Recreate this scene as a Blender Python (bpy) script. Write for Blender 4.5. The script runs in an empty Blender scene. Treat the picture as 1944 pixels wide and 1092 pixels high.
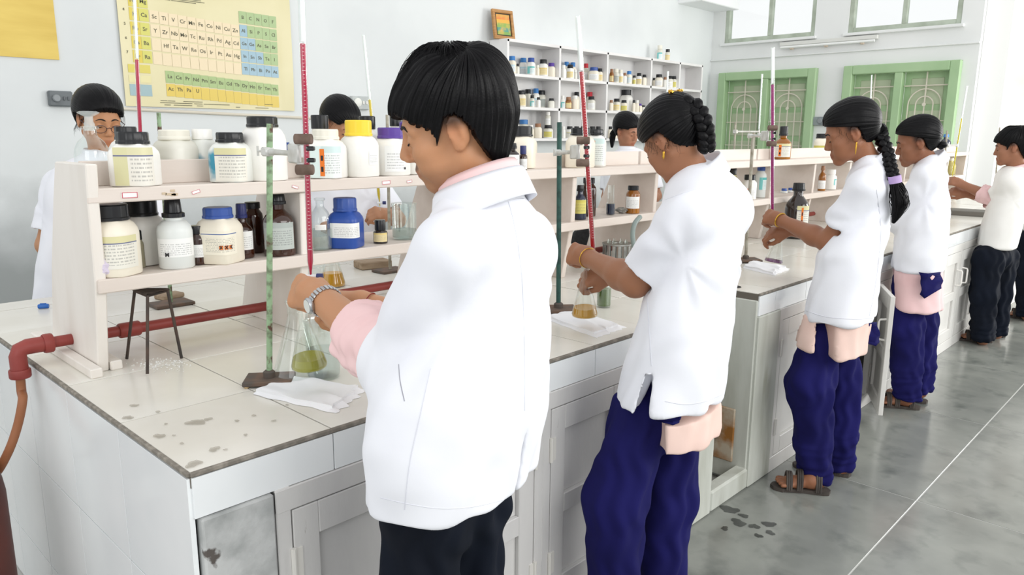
import bpy, math, random
import numpy as np
from mathutils import Matrix, Vector

# ------------------------------------------------------------------ camera, light, exposure
SC = bpy.context.scene
COL = SC.collection
IW, IH = 1944, 1092
PPX, PPY = 972.0, 546.0
FPX = 1430.0
CAM = np.array([-0.536, -1.349, 1.476])
YAW, PITCH, ROLL = math.radians(43.71), math.radians(11.42), math.radians(0.37)
_fw = np.array([math.cos(PITCH)*math.cos(YAW), math.cos(PITCH)*math.sin(YAW), -math.sin(PITCH)])
_rt = np.array([math.sin(YAW), -math.cos(YAW), 0.0])
_up = np.cross(_rt, _fw)
RT = _rt*math.cos(ROLL) + _up*math.sin(ROLL)
UP = -_rt*math.sin(ROLL) + _up*math.cos(ROLL)
FW = _fw
FH = np.array([math.cos(YAW), math.sin(YAW), 0.0])      # horizontal view direction
RH = _rt
cd = bpy.data.cameras.new('camera'); cam = bpy.data.objects.new('camera', cd); COL.objects.link(cam)
cd.sensor_fit = 'HORIZONTAL'; cd.sensor_width = 36.0; cd.lens = FPX/IW*36.0; cd.clip_start = 0.05
cam.matrix_world = Matrix(((RT[0], UP[0], -FW[0], CAM[0]), (RT[1], UP[1], -FW[1], CAM[1]), (RT[2], UP[2], -FW[2], CAM[2]), (0, 0, 0, 1)))
SC.camera = cam
w = bpy.data.worlds.new('daylight'); SC.world = w; w.use_nodes = True
w.node_tree.nodes['Background'].inputs[0].default_value = (0.99, 0.995, 1.0, 1)
w.node_tree.nodes['Background'].inputs[1].default_value = 0.80
def area(name, loc, target, sx, sy, power, col=(1, 1, 1)):
    l = bpy.data.lights.new(name, 'AREA'); l.shape = 'RECTANGLE'; l.size = sx; l.size_y = sy; l.energy = power; l.color = col
    o = bpy.data.objects.new(name, l); COL.objects.link(o); o.location = loc
    d = Vector(target) - Vector(loc); o.rotation_euler = d.to_track_quat('-Z', 'Y').to_euler(); return o
area('window_daylight', (2.6, -5.2, 3.2), (2.6, 0.3, 0.9), 6.0, 2.4, 150, (1.0, 0.99, 0.97))
area('camera_side_fill', (-3.6, -2.2, 2.6), (0.8, 0.4, 1.1), 2.4, 2.0, 30, (1.0, 1.0, 1.0))  # added soft flash-like fill from the camera side
area('doorway_daylight', (9.2, -3.4, 2.2), (6.6, 2.2, 1.5), 2.6, 2.6, 190, (1.0, 0.99, 0.96))
SC.view_settings.view_transform = 'Standard'; SC.view_settings.look = 'None'
SC.view_settings.exposure = 0.34; SC.view_settings.gamma = 1.0; SC.view_settings.use_curve_mapping = False

# ------------------------------------------------------------------ measuring helpers
def ray(px, py):
    return FW*FPX + RT*(px-PPX) - UP*(py-PPY)
def onz(px, py, z): d = ray(px, py); return CAM + d*((z-CAM[2])/d[2])
def ony(px, py, y): d = ray(px, py); return CAM + d*((y-CAM[1])/d[1])
def onx(px, py, x): d = ray(px, py); return CAM + d*((x-CAM[0])/d[0])
def atd(px, py, D): d = ray(px, py); return CAM + d*(D/(d@FH))          # on the upright plane D metres ahead
def mpp(P): return float((np.asarray(P)-CAM)@FW)/FPX
random.seed(7); RNG = np.random.default_rng(3)

# ------------------------------------------------------------------ mesh + object helpers
class MB:
    def __init__(s): s.v = []; s.f = []; s.mi = []; s.cur = 0; s.smooth = []
    def add(s, vs, fs, sm=False):
        o = len(s.v); s.v += [tuple(map(float, v)) for v in vs]
        for f in fs: s.f.append(tuple(o+i for i in f)); s.mi.append(s.cur); s.smooth.append(sm)
        return s
    def box(s, c, d, rz=0, bev=0.0, M=None):
        hx, hy, hz = d[0]/2, d[1]/2, d[2]/2; b = min(bev, hx*.9, hy*.9, hz*.9)
        if b <= 0:
            vs = [(x, y, z) for x in (-hx, hx) for y in (-hy, hy) for z in (-hz, hz)]
            fs = [(0, 1, 3, 2), (4, 6, 7, 5), (0, 4, 5, 1), (2, 3, 7, 6), (0, 2, 6, 4), (1, 5, 7, 3)]
        else:
            vs = []; idx = {}
            for sx in (-1, 1):
                for sy in (-1, 1):
                    for sz in (-1, 1):
                        for ax in range(3):
                            p = [sx*hx, sy*hy, sz*hz]
                            for k in range(3):
                                if k != ax: p[k] -= (sx, sy, sz)[k]*b
                            idx[(sx, sy, sz, ax)] = len(vs); vs.append(tuple(p))
            fs = []
            for ax in range(3):
                o1, o2 = [(1, 2), (2, 0), (0, 1)][ax]
                for sg in (-1, 1):
                    q = []
                    for a, b2 in ((-1, -1), (1, -1), (1, 1), (-1, 1)):
                        t = [0, 0, 0]; t[ax] = sg; t[o1] = a; t[o2] = b2; q.append(idx[(*t, ax)])
                    fs.append(tuple(q if sg > 0 else q[::-1]))
            for ax in range(3):      # edges along ax
                o1, o2 = [(1, 2), (2, 0), (0, 1)][ax]
                for a in (-1, 1):
                    for b2 in (-1, 1):
                        def k(t, which):
                            z = [0, 0, 0]; z[ax] = t; z[o1] = a; z[o2] = b2; return idx[(*z, which)]
                        q = [k(-1, o1), k(1, o1), k(1, o2), k(-1, o2)]
                        fs.append(tuple(q if a*b2 < 0 else q[::-1]))
            for sx in (-1, 1):
                for sy in (-1, 1):
                    for sz in (-1, 1):
                        q = [idx[(sx, sy, sz, 0)], idx[(sx, sy, sz, 1)], idx[(sx, sy, sz, 2)]]
                        fs.append(tuple(q if sx*sy*sz > 0 else q[::-1]))
        c_, s_ = math.cos(rz), math.sin(rz)
        out = []
        for x, y, z in vs:
            x, y = c_*x - s_*y, s_*x + c_*y
            p = Vector((x, y, z))
            if M is not None: p = M @ p
            out.append((p[0]+c[0], p[1]+c[1], p[2]+c[2]))
        return s.add(out, fs)
    def lathe(s, prof, c=(0, 0, 0), n=28, sq=2.0, rz=0.0, ax=None, sy=1.0, ridge=0, ramp=0.0, cap=True):
        vs = []; fs = []
        for r, z in prof:
            for i in range(n):
                a = 2*math.pi*i/n
                k = 1.0
                if sq != 2.0: k = (abs(math.cos(a))**sq + abs(math.sin(a))**sq)**(-1.0/sq)
                if ridge: k *= 1 - ramp*(0.5+0.5*math.cos(a*ridge))
                x, y = r*k*math.cos(a), r*k*math.sin(a)*sy
                x, y = x*math.cos(rz)-y*math.sin(rz), x*math.sin(rz)+y*math.cos(rz)
                vs.append((x, y, z))
        for j in range(len(prof)-1):
            for i in range(n):
                i2 = (i+1) % n
                fs.append((j*n+i, j*n+i2, (j+1)*n+i2, (j+1)*n+i))
        if cap:
            if prof[0][0] > 1e-6: fs.append(tuple(range(n))[::-1])
            if prof[-1][0] > 1e-6: fs.append(tuple((len(prof)-1)*n+i for i in range(n)))
        if ax is not None:
            q = Vector((0, 0, 1)).rotation_difference(Vector(ax).normalized()); vs = [q @ Vector(v) for v in vs]
        return s.add([(v[0]+c[0], v[1]+c[1], v[2]+c[2]) for v in vs], fs, True)
    def tube(s, pts, rad, n=10, cap=True):
        P = [np.array(p, float) for p in pts]; R = rad if hasattr(rad, '__len__') else [rad]*len(P)
        vs = []; fs = []; nrm = None
        for i, p in enumerate(P):
            t = P[min(i+1, len(P)-1)] - P[max(i-1, 0)]; t = t/(np.linalg.norm(t)+1e-12)
            if nrm is None:
                nrm = np.cross(t, [0, 0, 1.0])
                if np.linalg.norm(nrm) < 1e-3: nrm = np.cross(t, [1.0, 0, 0])
            nrm = nrm - t*(nrm@t); nrm /= np.linalg.norm(nrm)+1e-12; b = np.cross(t, nrm)
            for k in range(n):
                a = 2*math.pi*k/n; vs.append(p + R[i]*(math.cos(a)*nrm + math.sin(a)*b))
        for j in range(len(P)-1):
            for k in range(n):
                k2 = (k+1) % n; fs.append((j*n+k, j*n+k2, (j+1)*n+k2, (j+1)*n+k))
        if cap: fs += [tuple(range(n))[::-1], tuple((len(P)-1)*n+k for k in range(n))]
        return s.add(vs, fs, True)
    def prism(s, poly, ax, a, b):
        """polygon in the two other axes, extruded along axis ax from a to b"""
        n = len(poly); o = [k for k in range(3) if k != ax]; vs = []
        for t in (a, b):
            for u, v in poly:
                p = [0, 0, 0]; p[ax] = t; p[o[0]] = u; p[o[1]] = v; vs.append(tuple(p))
        fs = [tuple(range(n)), tuple(range(2*n-1, n-1, -1))] + [(i, i+n, (i+1) % n+n, (i+1) % n) for i in range(n)]
        return s.add(vs, fs)
    def mesh(s, name):
        m = bpy.data.meshes.new(name); m.from_pydata(s.v, [], s.f)
        m.polygons.foreach_set('use_smooth', s.smooth); m.polygons.foreach_set('material_index', s.mi)
        m.validate(); m.update(); return m
    def build(s, name, mat, parent=None, loc=(0, 0, 0), smooth_angle=None):
        m = s.mesh(name)
        for x in (mat if isinstance(mat, (list, tuple)) else [mat]): m.materials.append(x)
        if any(s.smooth):
            try: m.set_sharp_from_angle(angle=math.radians(smooth_angle or 40))
            except Exception: pass
        return link(name, m, parent, loc)
def fixn(o):
    import bmesh
    b = bmesh.new(); b.from_mesh(o.data); bmesh.ops.recalc_face_normals(b, faces=b.faces); b.to_mesh(o.data); b.free(); return o
def link(name, data, parent=None, loc=(0, 0, 0), rz=0):
    o = bpy.data.objects.new(name, data); COL.objects.link(o); o.location = tuple(map(float, loc)); o.rotation_euler[2] = rz
    if parent is not None: o.parent = parent
    return o
def tag(o, label=None, cat=None, group=None, kind=None):
    if label: o['label'] = label
    if cat: o['category'] = cat
    if group: o['group'] = group
    if kind: o['kind'] = kind
    return o
def thing(name, label, cat, loc=(0, 0, 0), rz=0, group=None):
    return tag(link(name, None, None, loc, rz), label, cat, group)
def struct(o): o['kind'] = 'structure'; return o

# ------------------------------------------------------------------ materials
MATS = {}
def srgb(c):
    if isinstance(c, str): c = tuple(int(c[i:i+2], 16)/255 for i in (0, 2, 4))
    return tuple((x/12.92 if x <= .04045 else ((x+.055)/1.055)**2.4) for x in c) + (1.0,)
def mat(name, col, rough=.5, col2=None, scale=8, detail=4, lo=.4, hi=.65, metal=0, spec=.5, bump=0, bscale=60, stretch=None, trans=0, ior=1.45, coat=0, col3=None, scale3=3, lo3=.55, hi3=.62, alpha=1, sss=0, sheen=0):
    if name in MATS: return MATS[name]
    m = bpy.data.materials.new(name); m.use_nodes = True; N = m.node_tree.nodes; L = m.node_tree.links
    b = N['Principled BSDF']; b.inputs['Base Color'].default_value = srgb(col); b.inputs['Roughness'].default_value = rough
    b.inputs['Metallic'].default_value = metal; b.inputs['Specular IOR Level'].default_value = spec; b.inputs['IOR'].default_value = ior
    b.inputs['Transmission Weight'].default_value = trans; b.inputs['Coat Weight'].default_value = coat; b.inputs['Alpha'].default_value = alpha
    if sss: b.inputs['Subsurface Weight'].default_value = sss; b.inputs['Subsurface Radius'].default_value = (.02, .008, .004); b.inputs['Subsurface Scale'].default_value = .4
    if sheen: b.inputs['Sheen Weight'].default_value = sheen
    tc = N.new('ShaderNodeTexCoord'); vec = tc.outputs['Object']
    if stretch:
        mp = N.new('ShaderNodeMapping'); mp.inputs['Scale'].default_value = stretch; L.new(vec, mp.inputs[0]); vec = mp.outputs[0]
    if col2 is not None:
        def layer(prev, c, sc, a, z, seed):
            n = N.new('ShaderNodeTexNoise'); n.inputs['Scale'].default_value = sc; n.inputs['Detail'].default_value = detail
            n.noise_dimensions = '4D'; n.inputs['W'].default_value = seed
            r = N.new('ShaderNodeMapRange'); r.inputs[1].default_value = a; r.inputs[2].default_value = z
            x = N.new('ShaderNodeMix'); x.data_type = 'RGBA'
            L.new(vec, n.inputs['Vector']); L.new(n.outputs['Fac'], r.inputs[0]); L.new(r.outputs[0], x.inputs[0])
            if prev is None: x.inputs[6].default_value = srgb(col)
            else: L.new(prev, x.inputs[6])
            x.inputs[7].default_value = srgb(c); return x.outputs[2]
        o = layer(None, col2, scale, lo, hi, 1.0)
        if col3 is not None: o = layer(o, col3, scale3, lo3, hi3, 5.0)
        L.new(o, b.inputs['Base Color'])
    if bump:
        n = N.new('ShaderNodeTexNoise'); n.inputs['Scale'].default_value = bscale; n.inputs['Detail'].default_value = 3
        u = N.new('ShaderNodeBump'); u.inputs['Strength'].default_value = bump; u.inputs['Distance'].default_value = .004
        L.new(vec, n.inputs['Vector']); L.new(n.outputs['Fac'], u.inputs['Height']); L.new(u.outputs[0], b.inputs['Normal'])
    MATS[name] = m; return m
def glass(name, tint='ffffff', gloss=.10, edge=.45):
    if name in MATS: return MATS[name]
    m = bpy.data.materials.new(name); m.use_nodes = True; N = m.node_tree.nodes; L = m.node_tree.links
    N.remove(N['Principled BSDF'])
    t = N.new('ShaderNodeBsdfTransparent'); t.inputs[0].default_value = srgb(tint)
    g = N.new('ShaderNodeBsdfGlossy'); g.inputs['Roughness'].default_value = .03; g.inputs['Color'].default_value = (.95, .97, .97, 1)
    lw = N.new('ShaderNodeLayerWeight'); lw.inputs[0].default_value = .35
    r = N.new('ShaderNodeMapRange'); r.inputs[3].default_value = gloss*.35; r.inputs[4].default_value = edge
    x = N.new('ShaderNodeMixShader'); L.new(lw.outputs['Facing'], r.inputs[0]); L.new(r.outputs[0], x.inputs[0])
    L.new(t.outputs[0], x.inputs[1]); L.new(g.outputs[0], x.inputs[2]); L.new(x.outputs[0], N['Material Output'].inputs[0])
    MATS[name] = m; return m
def liquid(name, col, clear=.35):
    if name in MATS: return MATS[name]
    m = bpy.data.materials.new(name); m.use_nodes = True; N = m.node_tree.nodes; L = m.node_tree.links
    b = N['Principled BSDF']; b.inputs['Base Color'].default_value = srgb(col); b.inputs['Roughness'].default_value = .08
    t = N.new('ShaderNodeBsdfTransparent'); t.inputs[0].default_value = srgb(col)
    x = N.new('ShaderNodeMixShader'); x.inputs[0].default_value = clear
    L.new(b.outputs[0], x.inputs[1]); L.new(t.outputs[0], x.inputs[2]); L.new(x.outputs[0], N['Material Output'].inputs[0])
    MATS[name] = m; return m
def label_mat(name, base, head, ink='404048', side=None, rows=14, headv=.80, hl=None):
    """printed paper label: ground colour, heading band, side strip and rows of fine print; works on the label's own UV"""
    if name in MATS: return MATS[name]
    m = bpy.data.materials.new(name); m.use_nodes = True; N = m.node_tree.nodes; L = m.node_tree.links
    b = N['Principled BSDF']; b.inputs['Roughness'].default_value = .55
    tc = N.new('ShaderNodeTexCoord'); sp = N.new('ShaderNodeSeparateXYZ'); L.new(tc.outputs['UV'], sp.inputs[0])
    def M(op, a, c):
        n = N.new('ShaderNodeMath'); n.operation = op
        for i, x in enumerate((a, c)):
            if isinstance(x, (int, float)): n.inputs[i].default_value = x
            else: L.new(x, n.inputs[i])
        return n.outputs[0]
    U, V = sp.outputs[0], sp.outputs[1]
    def mix(f, a, c):
        x = N.new('ShaderNodeMix'); x.data_type = 'RGBA'; L.new(f, x.inputs[0])
        if isinstance(a, tuple): x.inputs[6].default_value = a
        else: L.new(a, x.inputs[6])
        x.inputs[7].default_value = c; return x.outputs[2]
    x0 = .12
    o = mix(M('GREATER_THAN', V, headv), srgb(base), srgb(head))
    if side: o = mix(M('LESS_THAN', U, .34), o, srgb(side)); x0 = .40
    fr = M('FRACT', M('MULTIPLY', V, rows), 0.0)
    line = M('LESS_THAN', fr, .42)
    nz = N.new('ShaderNodeTexNoise'); nz.inputs['Scale'].default_value = 1.0; nz.inputs['Detail'].default_value = 1
    cb = N.new('ShaderNodeCombineXYZ'); L.new(M('MULTIPLY', U, 26), cb.inputs[0]); L.new(M('FLOOR', M('MULTIPLY', V, rows), 0), cb.inputs[1]); L.new(cb.outputs[0], nz.inputs['Vector'])
    ink_m = M('MULTIPLY', line, M('GREATER_THAN', nz.outputs['Fac'], .47))
    ink_m = M('MULTIPLY', ink_m, M('GREATER_THAN', U, x0)); ink_m = M('MULTIPLY', ink_m, M('LESS_THAN', U, .9))
    ink_m = M('MULTIPLY', ink_m, M('LESS_THAN', V, .74)); ink_m = M('MULTIPLY', ink_m, M('GREATER_THAN', V, .12))
    ink_m = M('MULTIPLY', ink_m, .4)
    o = mix(ink_m, o, srgb(ink))
    if hl: o = mix(M('MULTIPLY', M('GREATER_THAN', V, headv-.035), M('LESS_THAN', V, headv)), o, srgb(hl))
    L.new(o, b.inputs['Base Color']); MATS[name] = m; return m
def text_mesh(txt, size, name='print', bold=0.0):
    c = bpy.data.curves.new(name, 'FONT'); c.body = txt; c.size = size; c.align_x = 'CENTER'; c.align_y = 'CENTER'; c.offset = bold; c.resolution_u = 2
    o = bpy.data.objects.new(name, c); COL.objects.link(o)
    dg = bpy.context.evaluated_depsgraph_get(); me = o.evaluated_get(dg).to_mesh()
    vs = [tuple(v.co) for v in me.vertices]; fs = [tuple(p.vertices) for p in me.polygons]
    o.evaluated_get(dg).to_mesh_clear(); bpy.data.objects.remove(o); bpy.data.curves.remove(c)
    return vs, fs

WALL = mat('wall_paint', 'e6e8e7', .75, 'dcdfde', 1.1, 5, .45, .7, bump=.12, bscale=25)
WALL_L = mat('wall_paint_worn', 'dee2e2', .75, 'd2d6d7', .9, 6, .45, .72, bump=.15, bscale=20)
def damp(m, z0, z1, col):      # dirty damp zone along the foot of the wall, ragged upper edge
    N = m.node_tree.nodes; L = m.node_tree.links; b = N['Principled BSDF']; src = b.inputs['Base Color'].links[0].from_socket
    tc = N.new('ShaderNodeTexCoord'); sp = N.new('ShaderNodeSeparateXYZ'); L.new(tc.outputs['Object'], sp.inputs[0])
    n = N.new('ShaderNodeTexNoise'); n.inputs['Scale'].default_value = 2.2; n.inputs['Detail'].default_value = 8; L.new(tc.outputs['Object'], n.inputs['Vector'])
    a = N.new('ShaderNodeMath'); a.operation = 'MULTIPLY_ADD'; L.new(n.outputs['Fac'], a.inputs[0]); a.inputs[1].default_value = -.9; L.new(sp.outputs[2], a.inputs[2])
    r = N.new('ShaderNodeMapRange'); r.inputs[1].default_value = z0-.45; r.inputs[2].default_value = z1-.45; r.inputs[3].default_value = .75; r.inputs[4].default_value = 0; L.new(a.outputs[0], r.inputs[0])
    x = N.new('ShaderNodeMix'); x.data_type = 'RGBA'; L.new(r.outputs[0], x.inputs[0]); L.new(src, x.inputs[6]); x.inputs[7].default_value = srgb(col); L.new(x.outputs[2], b.inputs['Base Color'])
damp(WALL_L, .55, 1.12, '868b8a')
GRIME = mat('grimy_wall', 'b9bdbb', .8, '8d918f', 1.6, 7, .42, .66, col3='a9aeac', scale3=6, lo3=.5, hi3=.7)
CREAM = mat('bench_tile', 'e6e4dc', .22, 'dcd9cf', 3.5, 5, .42, .7, spec=.4, col3='a79f8e', scale3=11, lo3=.70, hi3=.74)
WTILE = mat('white_tile', 'eef1f2', .16, 'e3e8ea', 2.5, 3, .4, .7, spec=.5)
GROUT = mat('grout', '6f6a62', .95, spec=.1)
EDGE = mat('tile_edge', '7d7870', .9, '9c968c', 45, 5, .45, .65, spec=.1)
PLASTER = mat('grimy_plaster', 'c0c2c1', .85, '979a99', 13, 9, .40, .66, bump=.6, bscale=40, col3='5a5450', scale3=14, lo3=.67, hi3=.71)
PALEG = mat('stained_plaster', 'c9ccc4', .75, 'abada2', 3, 7, .42, .7, bump=.25, bscale=22, stretch=(3, 3, .6), col3='8a8a70', scale3=2.2, lo3=.60, hi3=.72)
RUSTW = mat('rusty_wall', 'b9ad9a', .8, '96642c', 9, 6, .45, .62, col3='5b4a38', scale3=5, lo3=.58, hi3=.68)
CAB = mat('cabinet_paint', 'd3d2d0', .5, 'c5c4c4', 2.5, 6, .42, .7, bump=.12, bscale=50, stretch=(3, 3, .8), col3='9a948c', scale3=14, lo3=.69, hi3=.74)
CAB2 = mat('cabinet_paint_far', 'dddcd8', .45, 'cfcdc8', 2.5, 5, .42, .7, col3='a9a39a', scale3=9, lo3=.68, hi3=.74)
DARKGAP = mat('dark_gap', '3c3a38', .9)
RACK = mat('rack_paint', 'ddd3ca', .55, 'd0c4ba', 3, 6, .4, .7, bump=.1, bscale=40, stretch=(.6, 3, 3), col3='a99b8f', scale3=13, lo3=.71, hi3=.74)
RACKW = mat('rack_paint_white', 'e9e4dd', .5, 'ddd6cd', 3, 6, .4, .7, stretch=(3, 3, .5), bump=.1, bscale=30)
SLAB = mat('floor_stone', '7e817c', .17, '8d908a', 5, 9, .38, .66, spec=.6, col3='686c68', scale3=7, lo3=.52, hi3=.72)
JOINT = mat('floor_joint', 'b9bab6', .8)
GREENP = mat('green_paint', 'a6c299', .5, '9ab98e', 3, 4, .4, .7)
GREENL = mat('green_shutter', 'bdc8ac', .5, 'b1bea0', 2, 4, .4, .7)
GRILLE = mat('grille_paint', 'd9d3c4', .4)
STEEL = mat('steel', 'b9bcbf', .28, metal=.9)
WHITEPL = mat('white_plastic', 'efeee9', .35)
BLACKPL = mat('black_plastic', '1b1d20', .28, spec=.5)
# ------------------------------------------------------------------ room shell
YW, XB, H = 4.40, 9.60, 0.85
b = MB(); b.box((4, -1.0, -.0512), (17, 14, .1)); floor = struct(b.build('floor', JOINT))
tile_me = None
for i in range(-2, 8):
    for j in range(5):
        x0 = 2.72 + 1.17*(i-1); y1 = -.57 - .6*(j-1) if j else 0.0
        hh = .57 if j == 0 else .6
        if tile_me is None or j < 2:
            q = MB(); q.box((0, 0, 0), (1.1665, hh-.0035, .012), bev=.0015); tile_me = q.mesh('stone_slab'); tile_me.materials.append(SLAB)
        link('stone_slab', tile_me, floor, (x0+.585, y1-hh/2, -.006))
# left wall with a grimy lower zone
b = MB(); b.box((3.6, YW+.06, 1.95), (12.6, .12, 4.1)); wl = struct(b.build('wall_left', WALL_L))
# back wall built round its openings
def zfac(v): return v
uw = []; gw = []
def span(pl, pr, pt, pb):
    a = onx(pl, pt, XB); c = onx(pr, pb, XB); a2 = onx(pl, pb, XB); c2 = onx(pr, pt, XB)
    return (min(c[1], c2[1]), max(a[1], a2[1]), (a2[2]+c[2])/2, (a[2]+c2[2])/2)
U1 = span(1383, 1546, -60, 65); U2 = span(1620, 1822, -60, 66)
G1 = span(1370, 1540, 126, 300); G2 = span(1606, 1806, 131, 300)
ZU = (U1[2]+U2[2])/2; ZUT = ZU+1.25
ZG0, ZG1 = .95, (G1[3]+G2[3])/2
Y_L = YW; Y_R = onx(1866, 40, XB)[1]
wb = MB()
def wbox(y0, y1, z0, z1): wb.box((XB+.1, (y0+y1)/2, (z0+z1)/2), (.2, y1-y0, z1-z0))
ops = [(U1[0], U1[1], ZU, ZUT), (U2[0], U2[1], ZU, ZUT), (G1[0], G1[1], ZG0, ZG1), (G2[0], G2[1], ZG0, ZG1)]
wbox(Y_R, Y_L, 0, ZG0); wbox(Y_R, Y_L, ZG1, ZU); wbox(Y_R, Y_L, ZUT, 4.3)
wbox(G1[1], Y_L, ZG0, ZG1); wbox(G2[1], G1[0], ZG0, ZG1); wbox(Y_R, G2[0], ZG0, ZG1)
wbox(U1[1], Y_L, ZU, ZUT); wbox(U2[1], U1[0], ZU, ZUT); wbox(Y_R, U2[0], ZU, ZUT)
wallb = struct(wb.build('wall_back', WALL))
q = MB(); q.box((XB-.012, (Y_L+Y_R)/2, (ZU+ZG1)/2-.02), (.03, Y_L-Y_R, .02), bev=.004); q.build('wall_ledge', WALL, wallb)
# concrete beam end at the top left of the back wall, side pier and bright doorway on the right
bp = onx(1345, 12, XB-.5); b = MB(); b.box((XB-.45, YW-.12, bp[2]+.35), (1.0, .5, .7), bev=.01); struct(b.build('trim_1', mat('beam_paint', 'f0f2f2', .7)))
b = MB(); b.box((XB+.3, Y_R-.14, 2.1), (.42, .28, 4.2), bev=.01); struct(b.build('trim_2', mat('sunlit_pier_paint', 'f6f7f5', .7)))  # pier and right wall coloured paler in place of sunlight from the doorway
yr = onx(1906, 100, XB+.5)[1]
b = MB(); b.box((XB+.55, yr-1.6, 2.1), (.25, 3.2, 4.2)); wr = struct(b.build('wall_right', mat('flaking_paint', 'eceae4', .8, 'dedbd2', 2, 6, .45, .65, col3='b9b2a4', scale3=5, lo3=.66, hi3=.7)))
# upper windows: frame, mullion, frosted panes
PANE = glass('window_pane', 'fdfefe', .06, .18)
def top_window(n, sp):
    y0, y1 = sp[0], sp[1]
    o = MB()
    for y in (y0+.03, y1-.03): o.box((XB+.06, y, (ZU+ZUT)/2), (.09, .06, ZUT-ZU), bev=.006)
    for z in (ZU+.03, ZUT-.03): o.box((XB+.06, (y0+y1)/2, z), (.09, y1-y0-.12, .06), bev=.006)
    w_ = struct(o.build('window_%d' % n, mat('old_window_frame', 'b9c3b4', .6, 'a3ac9c', 6, 4, .4, .65)))
    m_ = MB(); ym = (y0+y1)/2-.01; m_.box((XB+.06, ym, (ZU+ZUT)/2), (.07, .055, ZUT-ZU-.12), bev=.005); m_.build('mullion', MATS['old_window_frame'], w_)
    for a, c in ((y0+.06, ym-.027), (ym+.027, y1-.06)):
        p_ = MB(); p_.box((XB+.06, (a+c)/2, (ZU+ZUT)/2), (.006, c-a, ZUT-ZU-.12)); p_.build('pane', PANE, w_)
    s_ = MB(); s_.box((XB-.02, (y0+y1)/2, ZU-.02), (.07, y1-y0+.08, .035), bev=.006); s_.build('window_sill', WALL, w_)
top_window(1, U1); top_window(2, U2)
# green shuttered windows with arched grilles
def green_window(n, sp):
    y0, y1 = sp[0], sp[1]; h = ZG1-ZG0; fwid = .11
    o = MB()
    for y in (y0+fwid/2, y1-fwid/2): o.box((XB-.01, y, (ZG0+ZG1)/2), (.14, fwid, h), bev=.008)
    for z in (ZG0+fwid/2, ZG1-fwid/2): o.box((XB-.01, (y0+y1)/2, z), (.14, y1-y0-2*fwid, fwid), bev=.008)
    ym = (y0+y1)/2; o.box((XB-.01, ym, (ZG0+ZG1)/2), (.13, .09, h-2*fwid), bev=.006)
    w_ = struct(o.build('window_%d' % n, GREENP))
    for a, c in ((y0+fwid, ym-.045), (ym+.045, y1-fwid)):
        wd = c-a; cy = (a+c)/2
        s_ = MB(); s_.box((XB+.07, cy, (ZG0+ZG1)/2), (.03, wd, h-2*fwid)); sh = s_.build('shutter', GREENP, w_)
        n_p = 3
        for k in range(n_p):
            z0 = ZG0+fwid+.05+k*(h-2*fwid-.05)/n_p; zh = (h-2*fwid-.05)/n_p-.07
            p_ = MB(); p_.box((XB+.058, cy, z0+zh/2), (.02, wd-.14, zh), bev=.006); p_.build('panel', GREENL, sh)
        g_ = MB(); gx = XB+.01; zt = ZG1-fwid
        g_.tube([(gx, cy, ZG0+fwid), (gx, cy, zt)], .009, 6)
        g_.tube([(gx, a+.01, zt-.16), (gx, c-.01, zt-.16)], .008, 6)
        for rr in (wd*.36, wd*.19):
            zc = zt-.20-wd*.36
            arc = [(gx, cy-rr, ZG0+fwid)] + [(gx, cy-rr*math.cos(t), zc+rr*math.sin(t)) for t in np.linspace(0, math.pi, 14)] + [(gx, cy+rr, ZG0+fwid)]
            g_.tube(arc, .008, 6)
        for zz in (ZG0+fwid+.30, ZG0+fwid+.62): g_.tube([(gx, a+.01, zz), (gx, c-.01, zz)], .006, 6)
        g_.lathe([(0, -.006), (.022, -.006), (.022, .006), (0, .006)], (gx-.012, cy, zt-.20-wd*.36), 12, ax=(1, 0, 0))
        g_.build('grille', GRILLE, w_)
green_window(3, G1); green_window(4, G2)
# tube light between the windows
a = onx(1480, 74, XB-.06); c = onx(1665, 74, XB-.06)
t = thing('tube_light', 'thin white fluorescent tube fitting between the upper windows', 'light', (XB-.03, (a[1]+c[1])/2, (a[2]+c[2])/2-.03))
hw = (a[1]-c[1])/2
o = MB(); o.box((0, 0, .01), (.05, hw*2, .05), bev=.006); o.build('housing', mat('fitting', 'd8d9d4', .5), t)
o = MB(); o.tube([(-.035, -hw*.96, -.035), (-.035, hw*.96, -.035)], .016, 10); o.build('tube', mat('tube_glass', 'eef0ee', .25), t)
for s_ in (-.9, 0, .9):
    o = MB(); o.box((-.02, hw*s_*.8, -.05), (.04, .05, .04), bev=.01); o.build('bracket', mat('bracket', 'c9b9a8', .6), t)
# switch plates
def switchboard(px0, py0, px1, py1, plane, lab, col, dial):
    A = (ony(px0, py0, YW) if plane == 'y' else onx(px0, py0, XB)); B = (ony(px1, py1, YW) if plane == 'y' else onx(px1, py1, XB))
    C = (A+B)/2; wd = abs(B[0]-A[0]) if plane == 'y' else abs(B[1]-A[1]); hh = abs(A[2]-B[2])
    t = thing('switchboard', lab, 'switchboard', (C[0], C[1], C[2]-hh/2), 0 if plane == 'y' else -math.pi/2)
    o = MB(); o.box((0, -.02, hh/2), (wd, .04, hh), bev=.008); o.build('plate', mat('plate_'+col, col, .5, '5d6265' if col < '9' else 'c9cac8', 9, 3, .45, .65), t)
    o = MB(); o.lathe([(hh*dial, 0), (hh*dial, .012), (hh*dial*.8, .018), (0, .018)], (-wd*.2, -.04, hh*.52), 20, ax=(0, -1, 0)); o.build('socket', mat('socket_'+col, '8b9093' if col < '9' else 'e8e9e2', .4), t)
    for k in (0, 1):
        o = MB(); o.box((wd*(.12+.18*k), -.043, hh*.52), (wd*.1, .012, hh*.26), bev=.004); o.build('switch', mat('rocker_'+col, '62676a' if col < '9' else 'e1e0da', .4), t)
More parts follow.
